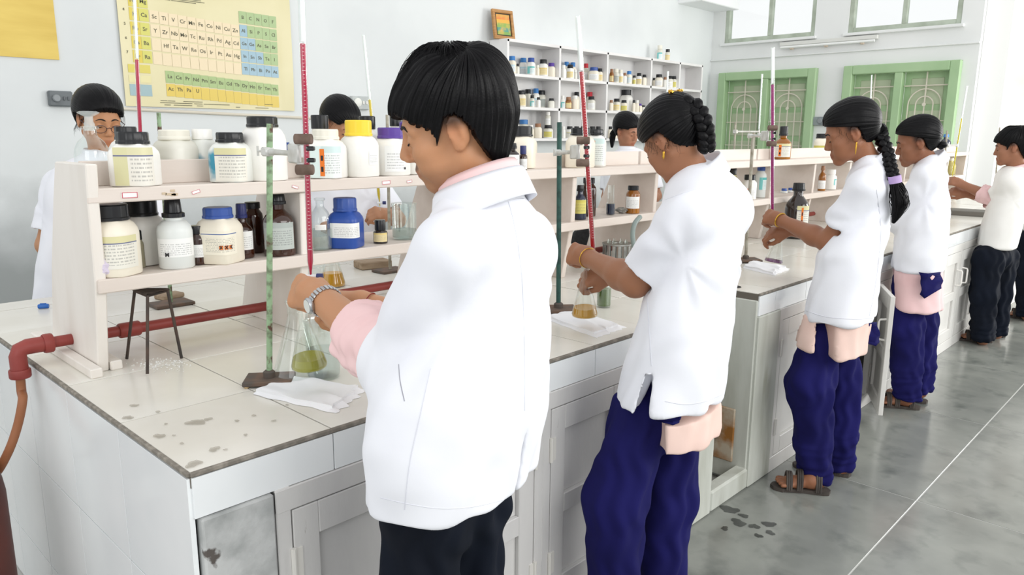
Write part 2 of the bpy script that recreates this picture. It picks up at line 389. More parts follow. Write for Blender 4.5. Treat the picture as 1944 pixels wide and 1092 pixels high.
switchboard(88, 172, 137, 203, 'y', 'dark grey switchboard on the wall behind the woman with glasses', '6c7275', .24)
switchboard(663, 182, 698, 209, 'y', 'pale socket board on the wall above the yellow-capped jar', 'b4bab9', .33)
switchboard(1545, 222, 1592, 238, 'x', 'grey switchboard on the back wall between the green windows', '8f979a', .3)
# yellow sheet
A = ony(112, 114, YW); b = MB(); b.box((A[0]-.42, YW-.006, A[2]+.32), (.84, .008, .64))
tag(b.build('notice_sheet', mat('yellow_sheet', 'e2c76b', .6, 'd3b559', 2.2, 5, .4, .7, stretch=(1, 1, 5))), 'plain yellow notice sheet on the wall at the upper left', 'notice')

# ------------------------------------------------------------------ periodic table chart
PA = ony(238, 200, YW); PB = ony(557, 212, YW)
PW = PB[0]-PA[0]; PZ = (PA[2]+PB[2])/2; PS = PW/1600.0          # chart drawn on a 1600-wide grid taken off the photo crop
PH = 1180*PS
chart = thing('wall_chart', 'periodic table chart on yellowed paper hanging on the left wall', 'chart', (PA[0], YW-.012, PZ))
b = MB()
nx, nz_ = 40, 26; vs = []; fs = []
def curl(u, v): return -.004*math.sin(u*5+v*3)-.02*max(0, u-.93)*12*max(0, 1-abs(v-.3))
for j in range(nz_+1):
    for i in range(nx+1):
        u, v = i/nx, j/nz_; vs.append((u*PW, curl(u, v), v*PH))
for j in range(nz_):
    for i in range(nx): k = j*(nx+1)+i; fs.append((k, k+1, k+nx+2, k+nx+1))
b.add(vs, fs, True); paper = b.build('sheet', mat('chart_paper', 'e2dab0', .28, 'dbd2a4', 2, 4, .4, .7, spec=.6), chart)
b = MB(); b.tube([(-.03, 0, -.02), (PW+.16, 0, -.055)], .011, 8); b.build('bottom_batten', mat('batten', 'd9d2c2', .6), chart)
def CX_(x): return (x-80)*PS
def CZ_(y): return (960-y)*PS
cells = {}
def cell(x0, x1, y0, y1, col): cells.setdefault(col, []).append((x0, x1, y0, y1))
txt = MB()
_tc = {}
def put(sym, x, y, size=44):
    if sym not in _tc: _tc[sym] = text_mesh(sym, 1.0, bold=.012)
    vs, fs = _tc[sym]; s_ = size*PS*1.05
    u, v = CX_(x)/PW, CZ_(y)/PH; yy = curl(u, v)-.0035
    txt.add([(CX_(x)+p[0]*s_, yy, CZ_(y)+p[1]*s_) for p in vs], fs)
colx = lambda c: 290 if c == 2 else (210 if c == 1 else 376+(c-3)*81.5)
sag = lambda x: (x-300)*.055
rows = {'3': 90, '4': 200, '5': 315, '6': 430, '7': 545}
data = {'3': {1: 'Na', 2: 'Mg', 13: 'Al', 14: 'Si', 15: 'P', 16: 'S', 17: 'Cl'}, '4': dict(zip(range(1, 18), 'K Ca Sc Ti V Cr Mn Fe Co Ni Cu Zn Ga Ge As Se Br'.split())),
        '5': dict(zip(range(1, 18), 'Rb Sr Y Zr Nb Mo Tc Ru Rh Pd Ag Cd In Sn Sb Te I'.split())), '6': {**dict(zip((1, 2), ('Cs', 'Ba'))), **dict(zip(range(4, 18), 'Hf Ta W Re Os Ir Pt Au Hg Tl Pb Bi Po At'.split()))},
        '7': {1: 'Fr', 2: 'Ra'}}
for rk, y in rows.items():
    put(rk, 128, y-30, 30)
    for c in range(1, 13):
        x = colx(c); yy = y+ (sag(x) if c > 2 else 0)
        if rk == '3' and c > 2: continue
        cell(x-39, x+39, yy-52, yy+50, 'dcc74c' if c == 1 else 'd3d06a' if c == 2 else 'ead9b6')
        s_ = data[rk].get(c)
        if s_: put(s_, x, yy)
    for c in range(13, 18):
        x = 1190+(c-13)*76; yy = y+10+sag(x)*.6+ (0 if rk != '3' else 40-50)
        s_ = {'3': {13: 'B', 14: 'C', 15: 'N', 16: 'O', 17: 'F'}}.get(rk, {}).get(c)
        blue = (rk == '4' and c == 13) or (rk == '5' and c <= 14) or (rk == '6' and c <= 15) or rk == '7'
        cell(x-37, x+37, yy-54, yy+52, '9dbccb' if (blue or (rk == '7')) else 'a9c08c')
        seq = {'3': 'B C N O F', '4': 'Al Si P S Cl', '5': 'Ga Ge As Se Br', '6': 'In Sn Sb Te I', '7': 'Tl Pb Bi Po At'}[rk].split()
        put(seq[c-13], x, yy, 40)
for i, s_ in enumerate('La Ce Pr Nd Pm Sm Eu Gd Tb Dy Ho Er Tm Yb'.split()):
    x = 468+i*78; cell(x-38, x+38, 648+i*5, 750+i*5, 'a9bf84')
    put(s_, x, 696+i*5, 42)
for i, s_ in enumerate('Ac Th Pa U'.split()): put(s_, 468+i*80, 803+i*2, 42)
for i in range(14): x = 468+i*78; cell(x-38, x+38, 760+i*5, 865+i*5, 'e0c65e')
cell(122, 305, 612, 680, 'd9cb60'); cell(122, 305, 776, 872, '9fb9bd'); cell(122, 305, 700, 760, 'e4dca6')
for col, L_ in cells.items():
    q = MB()
    for x0, x1, y0, y1 in L_:
        pv = []
        for x, y in ((x0, y1), (x1, y1), (x1, y0), (x0, y0)):
            u, v = CX_(x)/PW, CZ_(y)/PH; pv.append((CX_(x), curl(u, v)-.0022, CZ_(y)))
        q.add(pv, [(0, 1, 2, 3)])
    q.build('colour_block', mat('chart_'+col, col, .35, spec=.55), chart)
for k in range(60):      # rows of small print
    x = random.choice([360+random.random()*340, 600+random.random()*900]); y = random.choice([20, 34, 48, 905, 922, 940])
    if y < 60: x = 360+random.random()*420
    wdt = 40+random.random()*60; u, v = CX_(x)/PW, CZ_(y)/PH; yy = curl(u, v)-.003
    txt.add([(CX_(x), yy, CZ_(y+3)), (CX_(x+wdt), yy, CZ_(y+3)), (CX_(x+wdt), yy, CZ_(y-2)), (CX_(x), yy, CZ_(y-2))], [(0, 1, 2, 3)])
tag(txt.build('lettering', mat('chart_ink', '5f5e48', .5), chart), kind='stuff')

# ------------------------------------------------------------------ bench: worktop, masonry base, cabinets
XE = 8.8; BD = 1.92; TP, TQ = .31, .355
NX0, NX1, ND = 2.02, 2.33, .30            # notch in the front
top = thing('worktop', 'long cream tiled laboratory worktop with stained tiles', 'worktop', (0, 0, H))
b = MB(); b.box((NX0/2, BD/2, -.018), (NX0, BD, .03)); b.box(((NX0+NX1)/2, (BD+ND)/2, -.018), (NX1-NX0, BD-ND, .03)); b.box(((XE+NX1)/2, BD/2, -.018), (XE-NX1, BD, .03))
b.build('mortar_bed', GROUT, top)
me_t = {}
def tile(parent, dims, loc, m, nm='tile', bev=.0005):
    k = (tuple(round(x, 4) for x in dims), m.name)
    if k not in me_t:
        q = MB(); q.box((0, 0, 0), dims, bev=bev); me_t[k] = q.mesh(nm); me_t[k].materials.append(m)
    return link(nm, me_t[k], parent, loc)
nxt = int(math.ceil(XE/TP))
for i in range(nxt):
    for j in range(6):
        x0, x1 = i*TP, min((i+1)*TP, XE); y0, y1 = j*TQ, min((j+1)*TQ, BD)
        if j == 0 and x0 >= NX0-.3 and x1 <= NX1+.2:
            if x0 < NX0 < x1: x1 = NX0
            elif x0 < NX1 < x1: x0 = NX1
            elif x0 >= NX0 and x1 <= NX1: continue
            if x1-x0 < .03: continue
        z = RNG.uniform(-.0008, .0008)
        tile(top, (x1-x0-.0035, y1-y0-.0035, .010), ((x0+x1)/2, (y0+y1)/2, -.005+z), CREAM)
# worn dark edge strip and white tiled fascia
b = MB()
for x0, x1 in ((0, NX0), (NX1, XE)): b.box(((x0+x1)/2, -.002, -.005), (x1-x0, .009, .010), bev=.002)
b.box((-.002, BD/2, -.005), (.009, BD, .010), bev=.002); b.build('worn_edge', EDGE, top)
base = thing('bench_base', 'masonry base of the long bench with white tiled end and grimy pillars', 'bench', (0, 0, 0))
b = MB()
b.box((NX0/2, BD/2+.03, .407), (NX0-.02, BD-.08, .812)); b.box(((NX0+NX1)/2, (BD+ND)/2+.03, .407), (NX1-NX0+.04, BD-ND-.06, .812)); b.box(((XE+NX1)/2+.01, BD/2+.03, .407), (XE-NX1-.02, BD-.08, .812))
b.build('core', PLASTER, base)
for j in range(6):
    y0, y1 = j*TQ, min((j+1)*TQ, BD)
    for z0, z1 in ((.52, .838), (.20, .52), (0, .20)):
        tile(base, (.010, y1-y0-.003, z1-z0-.003), (-.001, (y0+y1)/2, (z0+z1)/2), WTILE)
for i in range(nxt):
    x0, x1 = i*TP, min((i+1)*TP, XE)
    if x0 < NX0 < x1: x1 = NX0
    if x0 >= NX0 and x1 <= NX1: continue
    if x0 < NX1 < x1: x0 = NX1
    if x1 - x0 < .02: continue
    tile(base, (x1-x0-.003, .010, .083), ((x0+x1)/2, -.001, .797), WTILE)
b = MB(); b.box((.085, .0, .378), (.15, .03, .752), bev=.004); b.build('pillar', PLASTER, base)
b = MB(); b.box((1.93, .004, .378), (.17, .03, .752), bev=.004); b.build('pillar', PALEG, base)
b = MB(); b.box((2.43, .002, .378), (.20, .03, .752), bev=.004); b.box((NX1+.002, ND/2, .42), (.02, ND, .80), bev=.003); b.build('pillar', PALEG, base)
b = MB(); b.box(((NX0+NX1)/2, ND+.005, .47), (NX1-NX0, .02, .70)); b.build('recess_back', PALEG, base)
b = MB(); b.box(((NX0+NX1)/2, ND-.012, .22), (NX1-NX0-.04, .012, .26), bev=.004); b.box((NX1-.012, ND*.55, .22), (.012, ND*.7, .24), bev=.004); b.build('rust_patch', RUSTW, base)
b = MB(); b.box(((NX0+NX1)/2, .02, .045), (NX1-NX0, .06, .09), bev=.008); b.build('kerb', PALEG, base)
# drain hole on the worktop
b = MB(); P = onz(1408, 547, H); b.lathe([(.016, .0006), (.024, .003), (.026, .0006)], (P[0], P[1]+.03, 0), 18, cap=False); b.lathe([(0, .0012), (.017, .0012)], (P[0], P[1]+.03, 0), 18, cap=False); b.build('drain', DARKGAP, top)

def door_panel(parent, w_, h_, m, hinge_left=True, handle=False, lab=None):
    """door leaf in local x 0..w, z 0..h, outer face at y = 0"""
    o = MB(); st = .062
    o.box((st/2, .010, h_/2), (st, .022, h_), bev=.002); o.box((w_-st/2, .010, h_/2), (st, .022, h_), bev=.002)
    zr = [(0, .075), (h_*.50-.03, h_*.50+.03), (h_-.075, h_)]
    for a, c in zr: o.box((w_/2, .010, (a+c)/2), (w_-2*st, .022, c-a), bev=.002)
    d = o.build('door', m, parent)
    for a, c in ((.075, h_*.50-.03), (h_*.50+.03, h_-.075)):
        q = MB(); q.box((w_/2, .017, (a+c)/2), (w_-2*st-.002, .008, c-a-.002)); q.build('panel', m, d)
    for z in (.10, h_-.16):
        q = MB(); xh = -.004 if hinge_left else w_+.004
        q.tube([(xh, -.004, z), (xh, -.004, z+.075)], .006, 8); q.box((xh+(.012 if hinge_left else -.012), -.002, z+.037), (.02, .003, .07)); q.build('hinge', mat('painted_hinge', 'dcdad4', .45), d)
    if handle:
        q = MB(); xh = w_-.05 if hinge_left else .05
        q.tube([(xh, 0, h_*.62), (xh, -.03, h_*.62+.004), (xh, -.034, h_*.62+.015), (xh, -.034, h_*.62+.095), (xh, -.03, h_*.62+.106), (xh, 0, h_*.62+.11)], .0055, 8)
        q.build('handle', mat('painted_handle', 'ebe9e4', .35), d)
    return d
def cabinet(x0, x1, nd, m, lab, handle=False, skip=()):
    t = thing('cabinet', lab, 'cabinet', (x0, -.004, 0), group='cabinets under the bench')
    W = x1-x0; o = MB(); s_ = .034
    for k in range(nd+1 if nd < 3 else nd+1):
        xx = k*(W-s_)/nd; o.box((xx+s_/2, .01, .38), (s_, .03, .752), bev=.002)
    o.box((W/2, .01, .728), (W, .032, .052), bev=.002); o.box((W/2, .01, .035), (W, .032, .07), bev=.002)
    o.build('frame', m, t)
    q = MB(); q.box((W/2, .028, .38), (W-.01, .004, .66)); q.build('back', DARKGAP, t)
    pw = (W-s_)/nd
    for k in range(nd):
        if k in skip: continue
        e = link('door_set', None, t, (k*pw+s_+.003, -.004, .073)); 
        d = door_panel(None, pw-s_-.006, .626, m, hinge_left=(k % 2 == 0), handle=handle)
        d.parent = t; d.location = e.location; bpy.data.objects.remove(e)
    return t
cabinet(.165, 1.0, 2, CAB, 'scuffed white cabinet behind the man in front, nearest the tiled end')
cabinet(1.0, 1.84, 2, CAB, 'scuffed white cabinet behind the navy trousers of the woman with the gold hair clip')
cabinet(2.53, 3.35, 2, CAB2, 'white cabinet beside the stained recess, behind the woman with the braid')
oc = cabinet(3.35, 4.15, 2, CAB2, 'white cabinet with one leaf swung open', handle=True, skip=(0,))
dd = door_panel(None, .36, .626, CAB2, hinge_left=True, handle=True); dd.parent = oc; dd.location = (.40, -.008, .073); dd.rotation_euler[2] = math.radians(-153)
cabinet(4.15, 5.0, 2, CAB2, 'white cabinet with handles, just past the woman with pink tunic', handle=True)
cabinet(5.0, 5.9, 2, CAB2, 'white cabinet behind the young man in black trousers', handle=True)
cabinet(5.9, 6.8, 2, CAB2, 'white cabinet beyond the young man, with pale handles', handle=True)
cabinet(6.8, 8.7, 4, CAB2, 'farthest white cabinet at the end of the bench', handle=True)
# ------------------------------------------------------------------ reagent rack along the middle of the bench
def dh(P): return float((np.asarray(P)-CAM)@FH)
RF, RD, RB = .715, .845, .955            # front lip, dividing board, back of the upper shelf
Z1, Z2 = 1.106, 1.337                    # top faces of the two shelves
UX = [.09+.64*k for k in range(14)]; UX[1] = .69
rack = thing('reagent_rack', 'long two-tier painted wooden reagent rack standing along the bench', 'rack', (0, 0, H))
def fr(z): return np.interp(z, [.85, 1.1, 1.3, 1.40], [.77, .72, .712, .70])
def bk(z): return np.interp(z, [.85, 1.1, 1.3, 1.40], [1.16, 1.08, .99, .94])
for k, x in enumerate(UX):
    q = MB(); zt = 1.40 if k == 0 else 1.30
    zs = [.85, 1.1, 1.3, 1.40] if k == 0 else [.85, 1.1, 1.30]
    off = 0 if k == 0 else .012
    poly = [(fr(z)+off, z-H) for z in zs] + [(bk(z), z-H) for z in zs[::-1]]
    q.prism(poly, 0, x, x+.028); o = fixn(q.build('upright', RACKW if k < 2 else RACK, rack))
    bm_ = o.modifiers.new('bevel', 'BEVEL'); bm_.width = .003; bm_.segments = 1
    for xs in (x-.032, x+.03):
        if k > 0: continue
        f_ = MB(); f_.box((xs+.015, .99 if k == 0 else .97, .013), (.03, .54 if xs < x else .46, .026), bev=.003); f_.build('foot_strip', RACKW, rack)
XR = UX[-1]+.028
q = MB(); q.box(((UX[0]+XR)/2+.014, (RF+.02+RB)/2, Z2-H-.010), (XR-UX[0]-.03, RB-RF-.02, .02), bev=.002); q.build('upper_shelf', RACK, rack)
q = MB(); q.box(((UX[0]+XR)/2+.014, .895, Z1-H-.010), (XR-UX[0]-.03, .33, .02), bev=.002); q.build('lower_shelf', RACK, rack)
q = MB(); q.box(((UX[0]+XR)/2, RF+.006, Z2-H-.017), (XR-UX[0], .022, .037), bev=.003); q.build('upper_lip', RACK, rack)
q = MB(); q.box(((UX[0]+XR)/2, RF+.008, Z1-H-.017), (XR-UX[0]-.01, .022, .037), bev=.003); q.build('lower_lip', RACK, rack)
for k in range(0, 13, 2):
    q = MB(); q.box(((UX[k]+UX[min(k+2, 13)])/2+.02, RD, Z2-H+.033), (UX[min(k+2, 13)]-UX[k]-.02, .016, .066), bev=.002); q.build('divider_board', RACK, rack)
# paper tags on the upper lip
PAPER = mat('paper', 'f2f1ee', .7); REDINK = mat('red_ink', 'c4485a', .6)
def shelf_tag(px, py, wpx, tilt=0.0):
    P = ony(px, py, RF-.0062); wd = wpx*mpp(P); hh = wd*.38
    t = MB(); M_ = Matrix.Rotation(tilt, 3, 'Y'); L0 = Vector((P[0], RF-.0062, Z2-H-.018))
    t.box(L0, (wd, .0012, hh), M=M_); o = t.build('paper_tag', PAPER, rack)
    t = MB()
    for s_ in (-1, 1):
        t.box(Vector(L0)+M_@Vector((0, -.0008, s_*hh*.42)), (wd*.94, .0008, hh*.10), M=M_); t.box(Vector(L0)+M_@Vector((s_*wd*.45, -.0008, 0)), (hh*.10, .0008, hh*.84), M=M_)
    t.build('border', REDINK, o)
for a_ in ((246, 366, 30, 0), (372, 365, 17, -.25), (560, 351, 14, .3), (733, 339, 20, -.05), (777, 337, 13, -.1)): shelf_tag(*a_)
b = MB()
P = ony(322, 363, RF-.006)
for k in range(6): b.box((P[0]+random.uniform(-.02, .02), RF-.0058, Z2-H-.018+random.uniform(-.006, .006)), (.012, .001, .006), rz=0)
b.build('torn_paper', mat('torn_paper', 'c9b79d', .8), rack)

# ------------------------------------------------------------------ bottles
CAPS = {'black': BLACKPL, 'white': WHITEPL, 'cream': mat('cream_cap', 'e9e6d8', .4), 'yellow': mat('yellow_cap', 'f2d23c', .35), 'purple': mat('purple_cap', '5a3f97', .35), 'blue': mat('blue_cap', '38569f', .35),
        'navy': mat('navy_cap', '2a3168', .35), 'red': mat('red_cap', 'c5323f', .35), 'brown': mat('brown_cap', '9c7255', .45), 'sky': mat('sky_cap', '3f7ec0', .35)}
BODY = {'white': mat('bottle_white', 'f0efea', .33, 'e4e2d8', 6, 4, .45, .7), 'cream': mat('bottle_cream', 'eee7d6', .35, 'dfd6c0', 6, 4, .45, .7), 'pearl': mat('bottle_pearl', 'e9e8df', .35, 'd6d4c6', 5, 4, .45, .7),
        'amber': mat('bottle_amber', '4a2412', .08, '2e160c', 4, 2, .4, .6, spec=.7, coat=.4), 'dark': mat('bottle_dark', '241a17', .08, spec=.7, coat=.4), 'honey': mat('bottle_honey', 'b5751c', .1, '8e5510', 5, 2, .4, .6, spec=.7, coat=.3),
        'blue': mat('bottle_blue', '2b4fa0', .3), 'milky': mat('bottle_milky', 'dfe3e0', .3), 'stain': mat('bottle_stained', 'e6e8e2', .35, '3f93ad', 7, 4, .57, .66), 'grey': mat('bottle_grey', 'b9b39a', .4, '8f8a72', 8, 4, .45, .65),
        'navyglass': mat('bottle_navyglass', '232a40', .1, spec=.7, coat=.4), 'clear': glass('bottle_glass', 'f4f8f7', .12, .5), 'olive': mat('bottle_olive', 'c8bd80', .35, 'a39a5e', 8, 3, .45, .6)}
LAB = {'yellow': label_mat('label_yellow', 'e9e6dc', 'dcd8b0', side='d8d5a8', hl='6a6f90', rows=9), 'yellow2': label_mat('label_yellow2', 'e7e5da', 'dad5a6', rows=10, hl='6a6f90'), 'white': label_mat('label_white', 'eff0ee', 'eff0ee', rows=9),
       'bluehead': label_mat('label_bluehead', 'f0ead8', 'f0ead8', hl='3a5a9a', rows=15, headv=.9), 'orange': label_mat('label_orange', 'e9efec', 'cfe4e2', side='dff0ee', rows=13), 'paleblue': label_mat('label_paleblue', 'dfe8ea', 'c4dde6', rows=12),
       'lemon': label_mat('label_lemon', 'd9d074', 'cfc560', rows=9), 'grey': label_mat('label_grey', 'b9c0bb', 'a9b1ad', rows=12), 'teal': label_mat('label_teal', 'dfeeee', '58b9b6', side='7cc8c6', rows=10), 'buff': label_mat('label_buff', 'ead9a6', 'e4cd86', rows=10)}
ORANGE = mat('hazard_orange', 'ea7a21', .5); INK = mat('ink', '26262a', .6)
def sqk(a, sq): return 1.0 if sq == 2 else (abs(math.cos(a))**sq+abs(math.sin(a))**sq)**(-1.0/sq)
def label_patch(R, z0, z1, a0, a1, sq, rz, m, name, parent, n=16, out=.0009):
    me = bpy.data.meshes.new(name); vs = []; uv = []; fs = []
    for j, z in enumerate((z0, z1)):
        for i in range(n+1):
            a = a0+(a1-a0)*i/n; r = (R+out)*sqk(a-rz, sq); vs.append((r*math.cos(a), r*math.sin(a), z)); uv.append((i/n, j))
    for i in range(n): fs.append((i, i+1, n+2+i, n+1+i))
    me.from_pydata(vs, [], fs); l = me.uv_layers.new(name='UVMap')
    for p in me.polygons:
        for li in p.loop_indices: l.data[li].uv = uv[me.loops[li].vertex_index]
    for p in me.polygons: p.use_smooth = True
    me.materials.append(m); return link(name, me, parent)
def bottle(name, lab, loc, w_, h_, style='jar', body='white', cap='black', label=None, lz=(.14, .60), rz=.5, lspan=1.1, group=None, capf=None, hazard=None, tilt=0, liquid_=None, mark=None, laz=0.0):
    R = w_/2; t = thing(name, lab, 'bottle' if 'bottle' in name else 'jar', loc, 0, group)
    camaz = math.atan2(CAM[1]-loc[1], CAM[0]-loc[0]) + laz
    sq = 2.0; B = BODY[body]
    if style == 'square':      # squarish wide-mouth jar
        sq = 5.0; hc = capf or .20; hb = h_*(1-hc); rn = R*.66
        pr = [(R*.90, 0), (R*.97, h_*.01), (R, h_*.035), (R, hb*.74), (R*.96, hb*.82), (R*.80, hb*.93), (rn*.98, hb*.975), (rn*.95, hb)]
        rc = R*.74; cap_pr = [(rc, hb-.001), (rc*1.06, hb), (rc*1.06, hb+.006), (rc, hb+.009), (rc, h_-.004), (rc*.94, h_), (0, h_)]; ridge, ramp = 12, .05
    elif style == 'jar':
        sq = 3.0; hc = capf or .20; hb = h_*(1-hc); rn = R*.70
        pr = [(R*.90, 0), (R*.98, h_*.012), (R, h_*.04), (R, hb*.76), (R*.95, hb*.85), (R*.82, hb*.94), (rn, hb*.98), (rn*.95, hb)]
        rc = R*.76; cap_pr = [(rc, hb-.001), (rc*1.05, hb), (rc*1.05, hb+.006), (rc, hb+.009), (rc, h_-.004), (rc*.94, h_), (0, h_)]; ridge, ramp = 36, .025
    elif style == 'round':     # narrow-neck reagent bottle
        hc = capf or .17; hb = h_*(1-hc); rn = R*.40
        pr = [(R*.90, 0), (R*.98, h_*.01), (R, h_*.03), (R, hb*.62), (R*.95, hb*.70), (R*.80, hb*.78), (R*.55, hb*.85), (rn, hb*.90), (rn, hb)]
        rc = R*.50; cap_pr = [(rc, hb-.001), (rc*1.10, hb), (rc*1.10, hb+.008), (rc, hb+.010), (rc*.93, h_-.003), (rc*.85, h_), (0, h_)]; ridge, ramp = 24, .04
    elif style == 'pill':      # straight wide bottle
        hc = capf or .24; hb = h_*(1-hc); rn = R*.68
        pr = [(R*.92, 0), (R, h_*.02), (R, hb*.80), (R*.93, hb*.88), (rn, hb*.96), (rn*.96, hb)]
        rc = R*.76; cap_pr = [(rc, hb-.001), (rc, hb+.004), (rc, h_-.003), (rc*.93, h_), (0, h_)]; ridge, ramp = 30, .03
    elif style == 'dropper':
        hc = capf or .28; hb = h_*(1-hc); rn = R*.50
        pr = [(R*.93, 0), (R, h_*.02), (R, hb*.72), (R*.92, hb*.82), (R*.70, hb*.91), (rn, hb*.94), (rn, hb)]
        rc = R*.62; cap_pr = [(rc*1.05, hb-.001), (rc*1.05, hb+h_*.05), (rc*.82, hb+h_*.065), (rc*.72, h_-.006), (rc*.62, h_), (0, h_)]; ridge, ramp = 20, .05
    o = MB(); o.lathe(pr, n=40 if sq != 2 else 28, sq=sq, rz=rz); bo = o.build('body', B, t)
    o = MB(); o.lathe(cap_pr, n=48, ridge=ridge, ramp=ramp); o.build('cap', CAPS[cap], t, smooth_angle=30)
    if label:
        z0, z1 = hb*lz[0], hb*lz[1]
        lo_ = label_patch(R, z0, z1, camaz-lspan, camaz+lspan, sq, rz, LAB[label], 'label', t)
        def decal(u, v, du, dv, m, nm, out=.0016):
            a0 = camaz-lspan+2*lspan*u; a1 = camaz-lspan+2*lspan*(u+du); return label_patch(R, z0+(z1-z0)*v, z0+(z1-z0)*(v+dv), a0, a1, sq, rz, m, nm, lo_, 6, out)
        if hazard == 'strip':
            decal(.30, .06, .14, .86, ORANGE, 'hazard_panel')
            for v_ in (.55, .2): decal(.335, v_, .07, .16, INK, 'hazard_sign', .0022)
        if hazard == 'row':
            for k in range(3):
                decal(.48+.11*k, .24, .085, .17, ORANGE, 'hazard_panel')
                P_ = camaz-lspan+2*lspan*(.48+.11*k+.042); vs, fs = text_mesh('X', (z1-z0)*.20, bold=.0006)
                r_ = (R+.0024)*sqk(P_-rz, sq); ex = np.array([-math.sin(P_), math.cos(P_)])
                q = MB(); q.add([(r_*math.cos(P_)+v[0]*ex[0], r_*math.sin(P_)+v[0]*ex[1], z0+(z1-z0)*.325+v[1]) for v in vs], fs); q.build('hazard_sign', INK, lo_)
        if mark:
            P_ = camaz+mark[1]; vs, fs = text_mesh(mark[0], mark[2], bold=.0004); r_ = (R+.0026)*sqk(P_-rz, sq); ex = np.array([-math.sin(P_), math.cos(P_)])
            q = MB(); q.add([(r_*math.cos(P_)+v[0]*ex[0], r_*math.sin(P_)+v[0]*ex[1], z0+(z1-z0)*mark[3]+v[1]) for v in vs], fs); q.build('print', INK, lo_)
    if liquid_:
        q = MB(); q.lathe([(R*.94, .003), (R*.965, h_*.03), (R*.965, hb*liquid_[1])], n=40, sq=sq, rz=rz); q.build('contents', liquid(liquid_[0], liquid_[2], .25), t)
    return t
def on_rack(px0, px1, ytop, ybase, Y, Z, name, lab, **k):
    px = (px0+px1)/2; P = ony(px, ybase, Y); w_ = (px1-px0)*mpp(P); T = ony(px, ytop, Y)
    P[0] = min(P[0], 8.30); D = dh(P); T = atd(px, ytop, D)
    return bottle(name, lab, (P[0], Y, Z+.001), w_, max(T[2]-Z, .03), **k)
G = 'reagent bottles on the rack'
F2, B2 = .775, .905
GLASS = glass('lab_glass', 'fafdfc', .14, .5)
def glass_bottle(name, lab, loc, w_, h_, stopper=True, fill=None, paper=False, group=None):
    R = w_/2; t = thing(name, lab, 'bottle', loc, 0, group); hb = h_*(.80 if stopper else 1)
    o = MB(); o.lathe([(0, .003), (R*.92, .003), (R, .012), (R, hb*.52), (R*.93, hb*.62), (R*.72, hb*.74), (R*.42, hb*.82), (R*.36, hb*.86), (R*.36, hb*.94), (R*.50, hb*.955), (R*.50, hb*.99), (R*.36, hb)], n=32, cap=False); o.build('body', GLASS, t)
    if stopper:
        o = MB(); o.lathe([(R*.30, hb*.92), (R*.30, h_*.83), (R*.24, h_*.86), (R*.24, h_*.93), (R*.55, h_*.965), (R*.62, h_*.985), (R*.45, h_), (0, h_)], n=24); o.build('stopper', mat('ground_glass', 'e6ecea', .2, alpha=.35), t)
    if fill: o = MB(); o.lathe([(0, .006), (R*.95, .006), (R*.95, hb*fill)], n=32); o.build('contents', liquid('clear_liquid', 'dfe5e2', .78), t)
    if paper:
        az = math.atan2(CAM[1]-loc[1], CAM[0]-loc[0]); label_patch(R, hb*.40, hb*.50, az-.5, az+.5, 2, 0, LAB['white'], 'label', t)
    return t
def gb(px0, px1, ytop, ybase, Y, Z, lab, **k):
    px = (px0+px1)/2; P = ony(px, ybase, Y); T = atd(px, ytop, dh(P)); glass_bottle('glass_bottle', lab, (P[0], Y, Z+.001), (px1-px0)*mpp(P), T[2]-Z, **k)
# upper tier
gb(148, 210, 212, 330, B2, Z2, 'clear glass reagent bottle with flat stopper in front of the woman with glasses', group=G)
on_rack(220, 272, 241, 330, B2, Z2, 'reagent_jar', 'white jar with black cap half hidden behind the yellow-labelled octagonal-cap jar', style='square', cap='black', group=G, capf=.23)
on_rack(222, 298, 251, 355, F2, Z2, 'reagent_jar', 'square white jar with black faceted cap and yellow label, first on the upper tier', style='square', label='yellow', lz=(.03, .92), rz=.75, lspan=.95, cap='black', group=G, capf=.22)
on_rack(300, 373, 247, 330, B2, Z2, 'reagent_jar', 'dusty cream jar with plain white cap behind the dividing board', style='jar', body='pearl', cap='cream', group=G, capf=.19)
on_rack(365, 413, 246, 330, B2, Z2, 'reagent_jar', 'white-capped jar with blue-green spill stains', style='jar', body='stain', cap='white', group=G, capf=.19)
on_rack(408, 475, 252, 344, F2, Z2, 'reagent_jar', 'white jar with black faceted cap and pale yellow and blue label', style='square', label='yellow2', body='stain', lz=(.04, .86), rz=.6, lspan=.9, cap='black', group=G, capf=.20)
on_rack(467, 541, 222, 341, F2, Z2, 'reagent_jar', 'tall plain white jar with black cap next to the green rod', style='jar', rz=.3, cap='black', group=G, capf=.16)
on_rack(526, 556, 271, 330, B2, Z2, 'reagent_jar', 'small white jar with blue cap behind the burette clamp', style='pill', cap='blue', group=G)
on_rack(588, 654, 246, 333, F2, Z2, 'reagent_jar', 'white jar with orange hazard strip and white cap beside the red burette', style='square', label='orange', hazard='strip', lz=(.02, .82), cap='cream', group=G, rz=.55, lspan=.9, capf=.20)
on_rack(590, 632, 219, 330, B2, Z2, 'reagent_bottle', 'black-capped bottle behind the orange-striped jar', style='pill', cap='black', group=G, capf=.22)
on_rack(650, 716, 229, 331, F2, Z2, 'reagent_jar', 'round white jar with bright yellow cap', style='jar', cap='yellow', label='white', lz=(.30, .62), lspan=.35, laz=.9, rz=.2, group=G, capf=.27)
on_rack(680, 720, 221, 330, B2, Z2, 'reagent_bottle', 'black-capped bottle between the yellow and purple caps', style='pill', cap='black', group=G, capf=.22)
on_rack(711, 776, 243, 329, F2, Z2, 'reagent_jar', 'white jar with purple cap and printed label', style='jar', cap='purple', label='white', lz=(.12, .80), lspan=.62, laz=.25, rz=.4, group=G, capf=.22, mark=('M', .55, .012, .12))
on_rack(752, 818, 232, 327, F2+.02, Z2, 'reagent_jar', 'large white jar partly hidden by the face of the man in front', style='jar', cap='purple', rz=.3, group=G, capf=.18)
